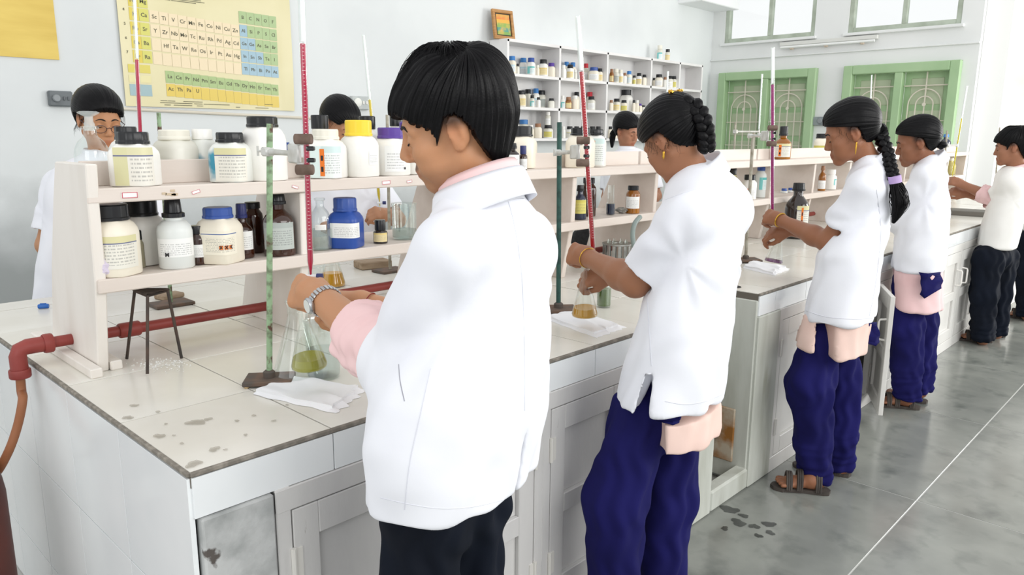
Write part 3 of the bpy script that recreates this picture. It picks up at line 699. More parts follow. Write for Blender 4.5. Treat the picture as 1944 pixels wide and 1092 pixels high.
on_rack(738, 772, 217, 325, B2, Z2, 'reagent_bottle', 'black-capped bottle behind the purple-capped jar', style='pill', cap='black', group=G, capf=.2)
on_rack(952, 1018, 240, 312, B2, Z2, 'reagent_jar', 'cream jar with wide black cap behind the hair of the man in front', style='jar', body='cream', cap='black', group=G, capf=.24)
on_rack(945, 962, 287, 320, F2, Z2, 'reagent_bottle', 'small white bottle beside the dark bottle at the collar of the man in front', style='pill', body='milky', cap='white', group=G)
on_rack(961, 987, 272, 318, F2, Z2, 'reagent_bottle', 'small dark brown bottle with pale label near the collar of the man in front', style='round', body='dark', label='white', lz=(.06, .72), cap='black', group=G, capf=.2)
on_rack(985, 1001, 277, 317, F2, Z2, 'reagent_bottle', 'small bottle with navy cap, right of the dark brown one', style='pill', body='amber', label='white', lz=(.05, .7), cap='navy', group=G, capf=.34)
on_rack(1076, 1126, 243, 312, F2, Z2, 'reagent_jar', 'cream jar with black cap behind the second red burette', style='square', body='cream', rz=.4, cap='black', group=G, capf=.19)
on_rack(1112, 1149, 246, 311, F2+.015, Z2, 'reagent_jar', 'white jar with narrow orange strip right of the second red burette', style='square', label='orange', hazard='strip', lz=(.06, .9), rz=.5, lspan=.8, cap='black', group=G, capf=.16)
on_rack(1469, 1500, 240, 298, F2, Z2, 'reagent_bottle', 'brown glass bottle with cream label and orange strip by the purple burette', style='round', body='honey', label='yellow2', hazard='strip', lz=(.10, .66), cap='black', group=G, capf=.28)
on_rack(1545, 1572, 254, 283, B2, Z2, 'reagent_jar', 'cream jar with black cap just left of the face of the woman with the braid', style='jar', body='cream', cap='black', label='lemon', lz=(.2, .6), group=G)
on_rack(1568, 1592, 253, 282, B2, Z2, 'reagent_jar', 'white jar with black cap touching the face of the woman with the braid', style='jar', cap='black', group=G)
on_rack(1821, 1839, 255, 277, B2, Z2, 'reagent_bottle', 'small clear bottle with blue cap on the far end of the rack', style='round', body='navyglass', cap='sky', group=G)
# lower tier
FL = .775
on_rack(177, 262, 388, 522, FL, Z1, 'reagent_jar', 'large cream jar with wide black cap and yellow-bordered label, first on the lower tier', style='jar', body='cream', label='yellow2', lz=(.16, .74), lspan=1.0, laz=.15, cap='black', rz=.6, group=G, capf=.22)
on_rack(238, 314, 380, 498, .90, Z1, 'reagent_jar', 'plain white jar with wide black cap behind the first lower jar', style='jar', cap='black', rz=.2, group=G, capf=.24)
on_rack(257, 276, 438, 506, .84, Z1, 'reagent_bottle', 'small grey bottle with black cap between two white jars', style='pill', body='grey', cap='black', group=G)
on_rack(306, 369, 374, 513, FL, Z1, 'reagent_bottle', 'translucent bottle with black dropper cap and white label', style='dropper', body='milky', label='white', lz=(.24, .60), lspan=1.25, rz=0, cap='black', group=G, liquid_=None, mark=('M', -.5, .016, .14))
on_rack(362, 394, 429, 507, FL+.01, Z1, 'reagent_bottle', 'small amber bottle with white label beside the dropper bottle', style='pill', body='amber', label='white', lz=(.25, .66), cap='black', group=G, capf=.2)
on_rack(384, 456, 394, 502, FL, Z1, 'reagent_jar', 'cream jar with blue cap and orange hazard squares', style='square', body='cream', label='bluehead', hazard='row', lz=(.22, .74), lspan=.95, rz=.55, cap='blue', group=G, capf=.19)
on_rack(444, 483, 387, 492, FL+.03, Z1, 'reagent_bottle', 'amber bottle with navy cap and white label', style='round', body='amber', label='white', lz=(.22, .68), cap='navy', group=G, capf=.26)
on_rack(466, 503, 384, 483, .88, Z1, 'reagent_bottle', 'plain amber bottle behind the navy-capped one', style='pill', body='amber', cap='black', group=G, capf=.12)
on_rack(503, 561, 369, 487, FL, Z1, 'reagent_bottle', 'brown glass bottle with drip-stained grey label behind the green rod', style='round', body='amber', label='grey', lz=(.14, .66), cap='black', group=G, capf=.16)
gb(590, 631, 376, 473, FL+.01, Z1, 'clear stoppered glass bottle with small white tag beside the blue bottle', fill=.4, paper=True, stopper=False, group=G)
on_rack(628, 687, 376, 464, FL, Z1, 'reagent_bottle', 'royal blue square bottle with white label', style='square', body='blue', label='white', lz=(.30, .70), lspan=.95, rz=.6, cap='blue', group=G, capf=.26)
on_rack(709, 736, 418, 462, FL, Z1, 'reagent_bottle', 'tiny dark bottle with yellow label near the beaker', style='pill', body='dark', label='buff', lz=(.14, .8), cap='black', group=G, capf=.42)
on_rack(1088, 1113, 352, 410, FL, Z1, 'reagent_bottle', 'dark blue bottle with lemon label left of the second burette', style='round', body='navyglass', label='lemon', lz=(.22, .7), cap='black', group=G, capf=.17)
on_rack(1102, 1131, 338, 406, .84, Z1, 'reagent_bottle', 'tall plain brown bottle behind the second burette', style='pill', body='amber', cap='black', group=G, capf=.14)
on_rack(1187, 1214, 353, 405, FL, Z1, 'reagent_jar', 'amber jar with white label and brown contents left of the woman with the gold clip', style='pill', body='honey', label='white', lz=(.22, .72), cap='black', group=G, capf=.15)
on_rack(1378, 1398, 317, 372, .86, Z1, 'reagent_bottle', 'olive bottle half hidden by the shoulder of the woman with the gold clip', style='pill', body='olive', cap='black', group=G)
on_rack(1407, 1434, 332, 384, FL, Z1, 'reagent_jar', 'white jar with black cap and small orange mark behind the third stand', style='pill', label='white', hazard='strip', cap='black', group=G, capf=.2)
on_rack(1431, 1456, 317, 378, FL+.02, Z1, 'reagent_bottle', 'tall translucent bottle with blue cap and teal label', style='pill', body='milky', label='teal', lz=(.3, .75), lspan=.7, laz=.4, cap='blue', group=G, capf=.12)
for k, (a_, c_) in enumerate(((1478, 1491), (1491, 1501))): on_rack(a_, c_, 397-3*k, 416, .86, Z1, 'reagent_bottle', ['tiny bottle with blue cap behind the big brown bottle, the left one', 'tiny bottle with blue cap behind the big brown bottle, the right one'][k], style='pill', body='milky', cap='blue', group=G, capf=.5)
on_rack(1552, 1566, 315, 362, FL, Z1, 'reagent_bottle', 'slim honey-coloured bottle near the sleeve of the woman with the braid', style='round', body='honey', label='white', lz=(.1, .5), cap='brown', group=G)
on_rack(1565, 1586, 322, 360, FL+.01, Z1, 'reagent_jar', 'white jar touching the sleeve of the woman with the braid', style='pill', cap='white', label='teal', lz=(.3, .7), lspan=.3, laz=.9, group=G)
on_rack(1839, 1857, 300, 330, FL+.06, Z1, 'reagent_bottle', 'green-tinted bottle at the far end of the rack', style='round', body='olive', cap='cream', group=G)
# beaker on the lower tier
def beaker(lab, loc, R, h_, fill=None, col=None, clear=.3, group=None, name='beaker', tint=GLASS):
    t = thing(name, lab, 'beaker', loc, 0, group)
    o = MB(); o.lathe([(0, .002), (R*.93, .002), (R, .010), (R, h_*.93), (R*1.06, h_*.985), (R*1.03, h_), (R*.99, h_*.975), (R*.97, h_*.92), (R*.97, .014), (R*.9, .006), (0, .006)], n=32, cap=False); o.build('body', tint, t)
    if fill: o = MB(); o.lathe([(0, .0065), (R*.94, .008), (R*.96, .016), (R*.96, h_*fill), (0, h_*fill)], n=32); o.build('contents', liquid('liq_'+col, col, clear), t)
    return t
P = ony(768, 446, .80); beaker('clear glass beaker on the lower tier left of the sleeve of the man in front', (P[0], .80, Z1+.001), 23*mpp(P), 68*mpp(P), .28, 'dfe6e4', .8)
# dark liquid cylinder and crumpled foil
P = ony(1159, 399, .80)
t = thing('measuring_cylinder', 'glass cylinder holding dark blue liquid on the lower tier', 'cylinder', (P[0], .80, Z1+.001)); s_ = mpp(P)
o = MB(); o.lathe([(0, .002), (8.5*s_, .002), (8.5*s_, 22*s_), (6.5*s_, 23*s_), (6.2*s_, 54*s_), (7*s_, 56*s_)], n=20, cap=False); o.build('body', GLASS, t)
o = MB(); o.lathe([(8.2*s_, .003), (8.2*s_, 21*s_), (0, 21*s_)], n=20); o.build('contents', liquid('liq_ink', '1d2a44', .1), t)
P = ony(1180, 397, .80)
def crumple(name, lab, cat, loc, r, m, seed, sz=.5):
    rg = np.random.default_rng(seed); o = MB(); vs = []; n1, n2 = 9, 14
    for i in range(n1):
        th = math.pi*i/(n1-1)
        for j in range(n2):
            ph = 2*math.pi*j/n2; k = r*rg.uniform(.65, 1.1); vs.append((k*math.sin(th)*math.cos(ph), k*math.sin(th)*math.sin(ph), max(r*sz+k*sz*math.cos(th), 0.0)))
    fs = [(i*n2+j, i*n2+(j+1) % n2, (i+1)*n2+(j+1) % n2, (i+1)*n2+j) for i in range(n1-1) for j in range(n2)]
    o.add(vs, fs); return tag(o.build(name, m, None, loc), lab, cat)
crumple('crumpled_foil', 'small heap of crumpled grey foil between the ink cylinder and the amber jar', 'foil', (P[0], .80, Z1+.001), .03, mat('foil', 'a8a6a0', .35, '6f6d68', 20, 3, .4, .6, metal=.4), 4)
crumple('paper_scrap', 'crumpled lilac paper scrap leaning on the first lower jar', 'paper', (*ony(198, 527, .735)[:2], Z1+.001), .022, mat('lilac_paper', 'd9d0e2', .7), 9, 1.25)

# ------------------------------------------------------------------ wall shelf unit with jars
XS0 = ony(928, 78, YW)[0]; fy = onx(963, 79, XS0)[1]; SD = YW-fy
colpx = [963, 1065, 1155, 1238, 1292, 1334]
cx = [ony(p_, 150, fy)[0] for p_ in colpx]
unit = thing('wall_shelf', 'white pigeonhole shelf unit on the wall holding reagent jars', 'shelf', (0, 0, 0))
zt = np.mean([ony(963, 79, fy)[2], ony(1333, 124, fy)[2]]); z_r = [np.mean([ony(962, 141, fy)[2], ony(1331, 169, fy)[2]]), np.mean([ony(972, 203, fy)[2], ony(1227, 212, fy)[2]]), np.mean([ony(1005, 260, fy)[2], ony(1172, 265, fy)[2]])]
SH = mat('shelf_white', 'e8e7e6', .5, 'dddbda', 3, 4, .4, .7); th = .03
ym = (fy+YW)/2
for i, x in enumerate(cx):
    q = MB(); q.box((x-(th/2 if i else -th/2)+ (0), ym, (zt+z_r[2])/2), (th, SD-.004, zt-z_r[2]+th), bev=.002); q.build('side_panel' if i in (0, 5) else 'divider', SH, unit)
for k, z in enumerate([zt]+z_r):
    q = MB(); q.box(((cx[0]+cx[-1])/2, ym, z-th/2 if k else z+th/2-.01), (cx[-1]-cx[0]-.004, SD-.004, th), bev=.002); q.build('shelf_board', SH, unit)
q = MB(); q.box(((cx[0]+cx[-1])/2, YW-.006, (zt+z_r[2])/2), (cx[-1]-cx[0], .008, zt-z_r[2])); q.build('back_panel', mat('shelf_back', 'dcdcdc', .6), unit)
for x in (cx[0]+.3, cx[2], cx[4]):
    q = MB(); q.tube([(x, YW-.01, z_r[2]-.30), (x, fy+.05, z_r[2]-th)], .009, 6); q.tube([(x, YW-.008, z_r[2]-.32), (x, YW-.008, z_r[2]-th)], .009, 6); q.build('bracket', mat('black_iron', '33322f', .6), unit)
jars = {
 (0, 0): [(972, 15, 32, 'sky', 'paleblue', 0), (982, 8, 19, 'black', None, 0), (993, 15, 33, 'sky', 'paleblue', 1), (1008, 16, 32, 'blue', 'teal', 0), (1020, 8, 20, 'cream', None, 0), (1031, 18, 31, 'black', 'buff', 0), (1047, 15, 26, 'purple', None, 0)],
 (0, 1): [(1069, 11, 24, 'white', None, 0), (1075, 11, 33, 'sky', None, 1), (1082, 14, 26, 'black', 'buff', 0), (1087, 12, 33, 'sky', None, 1), (1092, 7, 18, 'white', None, 0), (1112, 11, 33, 'red', 'white', 1), (1127, 20, 25, 'blue', 'white', 0), (1140, 11, 24, 'black', 'buff', 0)],
 (0, 2): [(1161, 8, 25, 'brown', 'buff', 0), (1169, 12, 26, 'cream', 'grey', 0), (1178, 10, 25, 'cream', 'buff', 0), (1186, 8, 20, 'brown', None, 0), (1194, 11, 24, 'sky', 'paleblue', 0), (1204, 7, 17, 'black', 'lemon', 0), (1213, 11, 22, 'black', 'buff', 0), (1224, 9, 20, 'black', None, 0)],
 (0, 3): [(1242, 7, 18, 'black', None, 1), (1251, 15, 23, 'black', 'white', 0), (1263, 8, 19, 'brown', None, 0), (1272, 11, 22, 'black', 'white', 0), (1283, 12, 22, 'black', 'lemon', 0)],
 (1, 0): [(974, 11, 32, 'purple', None, 0), (990, 17, 30, 'black', 'buff', 0), (1002, 14, 34, 'black', None, 1), (1010, 9, 22, 'black', 'teal', 0), (1017, 13, 36, 'sky', 'paleblue', 1), (1022, 8, 19, 'black', None, 0), (1034, 17, 33, 'black', 'grey', 1), (1047, 12, 18, 'black', None, 0)],
 (1, 1): [(1068, 8, 24, 'white', 'teal', 0), (1079, 12, 22, 'brown', 'buff', 0), (1091, 13, 25, 'white', None, 0), (1094, 12, 33, 'black', None, 1), (1119, 13, 34, 'red', None, 1), (1122, 15, 25, 'black', 'white', 0)],
 (1, 2): [(1160, 8, 20, 'brown', None, 0), (1170, 14, 23, 'black', 'buff', 0), (1184, 13, 21, 'black', 'lemon', 0), (1188, 23, 41, 'black', None, 1), (1203, 6, 22, 'black', None, 0), (1209, 8, 22, 'white', None, 0), (1215, 7, 16, 'purple', None, 0), (1222, 8, 13, 'black', None, 0)],
 (1, 3): [(1248, 19, 19, 'black', 'lemon', 0)], (1, 4): [(1308, 14, 20, 'black', None, 0), (1321, 6, 14, 'purple', None, 0)],
 (2, 0): [(980, 14, 26, 'white', None, 0), (994, 20, 34, 'sky', None, 1), (1008, 10, 24, 'white', None, 0), (1021, 15, 27, 'brown', None, 0), (1040, 18, 24, 'black', 'lemon', 0)],
 (2, 1): [(1069, 8, 22, 'white', None, 0), (1081, 14, 22, 'black', 'yellow2', 0), (1094, 12, 22, 'black', 'lemon', 0), (1107, 13, 22, 'black', 'white', 0), (1124, 13, 22, 'black', 'yellow2', 0), (1136, 11, 22, 'black', 'grey', 0)],
 (2, 2): [(1158, 9, 22, 'black', None, 0), (1167, 9, 18, 'white', None, 0), (1176, 9, 22, 'black', 'grey', 0), (1186, 9, 17, 'black', None, 0)],
}
ORD = ['first', 'second', 'third', 'fourth', 'fifth', 'sixth', 'seventh', 'eighth', 'ninth']
BAY = ['leftmost bay', 'second bay', 'middle bay', 'fourth bay', 'rightmost bay']; ROWN = ['top row', 'middle row', 'bottom row']
bodies = ['white', 'pearl', 'cream', 'cream']
def shelf_jar(x, y, z, wpx, hpx, cap, label, lab, style='jar', body=None):
    s_ = mpp((x, y, z)); bd = body or random.choice(bodies)
    if cap == 'brown' and label: bd = 'honey'
    return bottle('storage_jar', lab, (x, y, z+.001), wpx*s_, hpx*s_, style=style, body=bd, cap=cap, label=label, lz=(.12, .66), rz=random.uniform(0, 1), lspan=.9, group='reagent jars in the wall unit', capf=.24)
bodyname = {'sky': 'blue', 'black': 'black', 'white': 'white', 'cream': 'cream', 'blue': 'blue', 'purple': 'purple', 'red': 'red', 'brown': 'brown'}
for (r_, c_), L_ in jars.items():
    xs_used = []
    for k, (px, wp, hp, cap, lb, back) in enumerate(L_):
        y = fy+.075+.13*back; x = ony(px, 150+60*r_, y)[0]; s_ = mpp((x, y, 2.0)); hw_ = wp*s_*.5
        x = min(max(x, cx[c_]+th+hw_+.004), cx[c_+1]-th-hw_-.004)
        for (x2, h2, b2) in xs_used:
            if b2 == back and x-hw_ < x2+h2+.004: x = x2+h2+.006+hw_
        xs_used.append((x, hw_, back))
        shelf_jar(x, y, z_r[r_], wp, hp, cap, lb, '%s-capped jar, %s from the left in the %s of the wall unit, %s' % (bodyname[cap], ORD[k], ROWN[r_], BAY[c_]))
x = ony(1040, 235, fy+.075)[0]; s_ = mpp((x, fy, 2.0)); shelf_jar(x, fy+.075, z_r[2]+24*s_+.001, 11, 25, 'white', 'white', 'slim white jar stacked on a black-capped jar in the bottom row of the wall unit', style='pill')
x = ony(1112, 235, fy+.075)[0]; shelf_jar(ony(1108, 235, fy+.075)[0], fy+.075, z_r[2]+22*s_*1.05, 8, 20, 'white', None, 'slim white jar stacked beside the second burette in the wall unit', style='pill')
shelf_jar(ony(1252, 112, fy+.1)[0], fy+.10, zt+th-.009, 12, 27, 'cream', 'teal', 'dusty pale jar standing on top of the wall unit', style='pill', body='pearl')
shelf_jar(ony(1267, 112, fy+.1)[0], fy+.10, zt+th-.009, 10, 22, 'black', 'buff', 'black-capped buff jar standing on top of the wall unit', style='pill')
# framed picture on top of the unit
A = ony(934, 48, fy+.14); s_ = mpp(A); Wp, Hp = 50*s_, 56*s_
pic = thing('framed_picture', 'small framed colourful landscape picture leaning on top of the wall unit', 'picture', (ony(958, 76, fy+.12)[0], fy+.12, zt+th-.008), 0); pic.rotation_euler = (math.radians(-10), 0, math.radians(-8))
WOOD = mat('frame_wood', 'b98a55', .5, 'a37543', 10, 4, .4, .65, stretch=(1, 1, 4))
fw_ = Wp*.13
for nm, c, d in (('frame_rail', (0, 0, fw_/2), (Wp, .03, fw_)), ('frame_rail', (0, 0, Hp-fw_/2), (Wp, .03, fw_)), ('frame_rail', (-Wp/2+fw_/2, 0, Hp/2), (fw_, .03, Hp-2*fw_)), ('frame_rail', (Wp/2-fw_/2, 0, Hp/2), (fw_, .03, Hp-2*fw_))):
    q = MB(); q.box(c, d, bev=.004); q.build(nm, WOOD, pic)
q = MB(); q.box((0, .004, Hp/2), (Wp-2*fw_+.01, .01, Hp-2*fw_+.01)); q.build('mount', mat('dark_mount', '3a3a30', .5), pic)
for k, (c_, z0, z1) in enumerate((('e08a4a', .70, .90), ('e3b04e', .56, .70), ('8fae5c', .38, .56), ('5d9a86', .22, .38), ('7fa85c', .10, .22))):
    q = MB(); q.box((0, -.003, Hp*((z0+z1)/2*.86+.07)), ((Wp-2*fw_)*.86, .004, Hp*(z1-z0)*.86)); q.build('painted_band', mat('paint_'+c_, c_, .6, 'd9b25a', 14, 4, .45, .7), pic)
# ------------------------------------------------------------------ gas pipe, hose, cylinder
PY, PZ_ = .965, .905
REDP = mat('red_pipe', '94403a', .5, '7f332f', 6, 5, .42, .68, bump=.2, bscale=60, col3='5e2a26', scale3=9, lo3=.66, hi3=.74)
el = onx(45, 655, -.05); 
pipe = thing('gas_pipe', 'red painted gas pipe running along the bench through the rack boards', 'pipe', (-.02, PY, H))
zz = PZ_-H
b = MB(); b.tube([(.04, 0, zz), (XR-.1, 0, zz)], .0155, 14); b.build('straight_run', REDP, pipe)
b = MB(); b.tube([(.05, 0, zz), (.0, 0, zz), (-.018, 0, zz-.006), (-.024, 0, zz-.022), (-.024, 0, zz-.075)], .0215, 14)
b.lathe([(.025, -.012), (.027, -.008), (.027, .008), (.025, .012)], (.05, 0, zz), 16, ax=(1, 0, 0)); b.lathe([(.025, -.012), (.027, -.008), (.027, .008), (.025, .012)], (-.024, 0, zz-.07), 16); b.build('elbow', REDP, pipe)
x_ = ony(225, 627, PY)[0]+.05
b = MB(); b.lathe([(.02, -.03), (.0225, -.026), (.0225, .026), (.02, .03)], (x_, 0, zz), 16, ax=(1, 0, 0)); b.build('coupling', REDP, pipe)
HOSE = mat('rubber_hose', '96603f', .55, '7e4a30', 5, 4, .4, .7)
hx = -.044
hp = [Vector((hx, PY, PZ_-.06)), Vector((hx-.002, PY, PZ_-.12)), Vector(onx(43, 760, hx-.01)), Vector(onx(33, 810, hx-.03)), Vector(onx(14, 862, hx-.06)), Vector(onx(-14, 905, hx-.09)), Vector(onx(-60, 925, hx-.12))]
from mathutils.geometry import interpolate_bezier
def smooth_path(P, n=6):
    P = [np.array(p, float) for p in P]; out = []
    for i in range(len(P)-1):
        p0 = P[max(i-1, 0)]; p1 = P[i]; p2 = P[i+1]; p3 = P[min(i+2, len(P)-1)]
        for k in range(n):
            t = k/n; out.append(.5*((2*p1)+(-p0+p2)*t+(2*p0-5*p1+4*p2-p3)*t*t+(-p0+3*p1-3*p2+p3)*t**3))
    out.append(P[-1]); return out
b = MB(); b.tube([p - hp[-1] if False else p for p in smooth_path(hp)], .0115, 12)
tag(b.build('rubber_hose', HOSE), 'brown rubber gas hose hanging from the red pipe elbow', 'hose')
cyD = dh((-.30, .95, 0)); cp = atd(-136, 905, cyD)
CYL = mat('cylinder_paint', '5f2a20', .5, '3d1d18', 4, 6, .4, .68, col3='8f7a6c', scale3=6, lo3=.62, hi3=.70)
cyl = thing('gas_cylinder', 'rusty dark red gas cylinder at the lower left corner by the tiled end', 'gas cylinder', (cp[0], cp[1], 0))
zc = cp[2]-.02
b = MB(); b.lathe([(.12, .0), (.15, .02), (.155, .05), (.155, zc-.06), (.15, zc-.02), (.13, zc+.02), (.085, zc+.05), (.03, zc+.06)], n=40); b.build('body', CYL, cyl)
b = MB(); b.lathe([(.022, zc+.055), (.022, zc+.085), (.034, zc+.085), (.034, zc+.10), (.012, zc+.105)], n=16); b.build('valve', mat('brass', 'a58a4a', .35, metal=.8), cyl)
vs, fs = text_mesh('S', .085, bold=.003)
az = math.atan2(RH[1]-FH[1]*.35, RH[0]-FH[0]*.35); b = MB(); zl = atd(2, 1010, cyD)[2]
b.add([(.1562*math.cos(az+v[0]/.156), .1562*math.sin(az+v[0]/.156), zl+v[1]) for v in vs], fs); b.build('lettering', mat('white_letter', 'd9d2c8', .6), cyl)
b = MB(); b.tube([hp[-1]-Vector((cp[0], cp[1], 0)), Vector((0, 0, zc+.09))], .0115, 10); b.build('hose_tail', HOSE, cyl)

# ------------------------------------------------------------------ tripod with gauze
IRON = mat('dark_iron', '35302d', .65, '4e3d33', 14, 4, .42, .62)
feet = [onz(241, 684, H), onz(280, 713, H), onz(345, 683, H)]
C = sum(feet)/3; Dt = dh(C); tops = [atd(256, 553, dh(feet[0])-.005), atd(280, 560, dh(feet[1])+.06), atd(318, 550, dh(feet[2])-.01)]
zt_ = np.mean([t_[2] for t_ in tops]); tri = thing('tripod_stand', 'black iron laboratory tripod with triangular top under the rack', 'tripod', (C[0], C[1], H))
L_ = lambda p: np.array(p)-np.array([C[0], C[1], H])
tp = [L_((t_[0], t_[1], zt_)) for t_ in tops]
for k in range(3):
    f_ = L_(feet[k]); f_[2] = .004; b = MB(); b.tube([f_, tp[k]], .0042, 8); b.build('leg', IRON, tri)
b = MB(); b.tube([tp[0], tp[1], tp[2], tp[0]], .006, 8)
c0 = sum(tp)/3; b.add([*(p+np.array([0, 0, .004]) for p in tp), *(p+np.array([0, 0, -.006])*1 + (c0-p)*.1 for p in tp)], [(0, 1, 2), (3, 5, 4), (0, 3, 4, 1), (1, 4, 5, 2), (2, 5, 3, 0)]); fixn(b.build('top_ring', IRON, tri))
# wooden block and scattered powder behind
def block(px, py, wpx, hpx, lab, name, m, cat, dep=.06, rz=.2):
    P = onz(px, py, H); s_ = mpp(P); b = MB(); b.box((0, 0, hpx*s_/2), (wpx*s_, dep, hpx*s_), bev=.004); o = b.build(name, m, None, (P[0], P[1], H+.0005)); o.rotation_euler[2] = rz; return tag(o, lab, cat)
WOODB = mat('weathered_wood', 'a5917a', .7, '8a765f', 10, 5, .4, .66, stretch=(1, 6, 6))
block(322, 566, 46, 9, 'weathered wooden strip lying behind the tripod', 'wooden_block', WOODB, 'wood')
block(708, 508, 62, 14, 'weathered wooden board on the bench left of the sleeve of the man in front', 'wooden_block', WOODB, 'wood', .10, -.2)
P = onz(83, 586, H); s_ = mpp(P)
t = thing('pen_cap', 'bright blue pen cap lying on the bench behind the end of the rack', 'pen cap', (P[0], P[1], H)); d_ = np.array([math.cos(-.3), math.sin(-.3), 0])
b = MB(); b.lathe([(.0075, -.017), (.0085, -.014), (.0085, .014), (.007, .0175)], (0, 0, .0087), 16, ax=tuple(RH*.9+FH*.3)); b.build('barrel', mat('pen_blue', '2a67b8', .3), t)
b = MB(); b.box((0, 0, .0185), (.02, .004, .003), rz=math.atan2((RH*.9+FH*.3)[1], (RH*.9+FH*.3)[0])); b.build('clip', mat('pen_blue', '2a67b8'), t)

# ------------------------------------------------------------------ glassware
def flask(lab, C_, R, h_, fill, col, clear=.25, tilt=None, name='conical_flask', rim=True):
    """Erlenmeyer flask standing on C_"""
    t = thing(name, lab, 'flask', C_)
    rn = R*.30
    pr = [(0, .002), (R*.86, .002), (R*.97, R*.06), (R, R*.18), (R*.97, R*.32), (rn*1.05, h_*.78), (rn, h_*.84), (rn, h_*.95), (rn*1.22, h_*.985), (rn*1.22, h_), (rn*.98, h_)]
    o = MB(); o.lathe(pr, n=36, cap=False); o.build('body', GLASS, t)
    if fill:
        zf = h_*fill; rr = lambda z: np.interp(z, [0, R*.06, R*.18, R*.32, h_*.78], [R*.84, R*.955, R*.985, R*.955, rn])
        zs = np.linspace(.004, zf, 7); o = MB(); o.lathe([(0, .0035)]+[(float(rr(z))-.0006, float(z)) for z in zs]+[(0, zf)], n=36); o.build('contents', liquid('liq_'+col, col, clear), t)
    if tilt: t.rotation_euler = tilt
    return t
D1 = 1.735; D2 = 2.37; D3 = 3.38
P1 = atd(588, 697, D1); s1 = D1/FPX/ math.cos(0.2)
F1 = flask('conical flask of yellow-green solution held by the man in front', P1, 34*mpp(P1), 112*mpp(P1), .20, 'a3a01c', .15, (math.radians(4), math.radians(-6), 0))
P2 = atd(1110, 600, D2); F2_ = flask('conical flask of amber solution held by the woman with the gold hair clip', P2, 25*mpp(P2), 92*mpp(P2), .19, 'cf9a17', .15, (math.radians(2), math.radians(-4), 0))
P3 = atd(1468, 499, D3); F3 = flask('conical flask with a little purple solution held by the woman with the braid', P3, 17*mpp(P3), 62*mpp(P3), .11, '8b4f84', .3, (math.radians(6), math.radians(8), 0))
P = onz(566, 718, H); flask('empty clear conical flask behind the flask of the man in front', (P[0], P[1], H), 46*mpp(P), 150*mpp(P), 0, 'x')
P = onz(615, 716, H); beaker('large clear beaker behind the hands of the man in front', (P[0], P[1], H), 31*mpp(P), 112*mpp(P), .5, 'f4f7f6', .9)
P = onz(632, 543, H); flask('flask of orange-yellow solution on the bench behind the red burette', (P[0], P[1], H), 24*mpp(P), 86*mpp(P), .30, 'e5a816', .1)
P = onz(602, 540, H); glass_bottle('glass_bottle', 'clear glass bottle beside the orange-yellow flask on the bench', (P[0], P[1], H), 30*mpp(P), 62*mpp(P), stopper=False)
P = onz(1146, 583, H); beaker('small beaker of dark green solution beside the amber flask', (P[0], P[1], H), 13.5*mpp(P), 58*mpp(P), .62, '4f6a1a', .1)
P = onz(1145, 470, H); beaker('beaker of orange solution under the rack behind the second burette', (P[0], P[1], H), 9*mpp(P), 42*mpp(P), .9, 'ef9512', .15)
# perforated metal test tube rack
P = onz(1171, 500, H); s_ = mpp(P); R_ = 29*s_; hT = 40*s_
t = thing('test_tube_stand', 'round slatted metal test tube stand near the elbow behind the amber flask', 'test tube stand', (P[0], P[1], H))
MET = mat('dull_aluminium', 'b5b6b2', .35, '8f908c', 12, 3, .42, .62, metal=.7)
for z_ in (.004, hT-.006): b = MB(); b.lathe([(0, z_-.003), (R_, z_-.003), (R_, z_+.003), (R_*.3, z_+.003), (R_*.28, z_-.001), (0, z_-.001)], n=32); b.build('disc', MET, t)
for k in range(16): b = MB(); a_ = k*2*math.pi/16; b.box((R_*.93*math.cos(a_), R_*.93*math.sin(a_), hT/2), (.004, R_*.20, hT-.02), rz=a_, bev=.001); b.build('strip', MET, t)
for k in range(8): b = MB(); a_ = k*2*math.pi/8+.2; b.lathe([(0, .012), (.006, .014), (.0075, .02), (.0075, hT+.012), (.009, hT+.014)], (R_*.6*math.cos(a_), R_*.6*math.sin(a_), 0), 12, cap=False); b.build('test_tube', GLASS, t)
# black pouch
P = onz(1118, 478, H); s_ = mpp(P)
b = MB(); n1, n2 = 10, 18; vs = []
for i in range(n1):
    th_ = math.pi*i/(n1-1)
    for j in range(n2):
        ph = 2*math.pi*j/n2; k = 1+.10*math.sin(3*ph+i)+.05*math.sin(7*ph); vs.append((33*s_*k*math.sin(th_)**.6*math.cos(ph)*(1.0), 16*s_*k*math.sin(th_)**.6*math.sin(ph), 24*s_-24*s_*k*math.cos(math.pi-th_)*-1*.95 if False else 24*s_*(1+.96*math.cos(th_)*(1-.2*math.cos(ph)))))
fs = [(i*n2+j, i*n2+(j+1) % n2, (i+1)*n2+(j+1) % n2, (i+1)*n2+j) for i in range(n1-1) for j in range(n2)]
b.add(vs, fs, True); o = fixn(b.build('black_pouch', mat('black_fabric', '17191b', .7, '26292b', 30, 3, .4, .6), None, (P[0], P[1], H+.001))); o.rotation_euler[2] = YAW-math.pi/2; tag(o, 'black zipped pouch slumped on the bench behind the second burette', 'pouch')
# grey hose loop under the rack
A = [atd(1215, 412, 3.35), atd(1205, 425, 3.3), atd(1201, 445, 3.28), atd(1204, 470, 3.26), atd(1215, 488, 3.25)]
A = [np.array((p[0], p[1], p[2])) for p in A]; A[-1][2] = H+.012
b = MB(); b.tube(smooth_path(A), .011, 10); tag(b.build('water_tube', mat('grey_tube', '7f8c88', .4)), 'grey rubber tube looping up behind the elbow of the woman with the gold clip', 'tube')
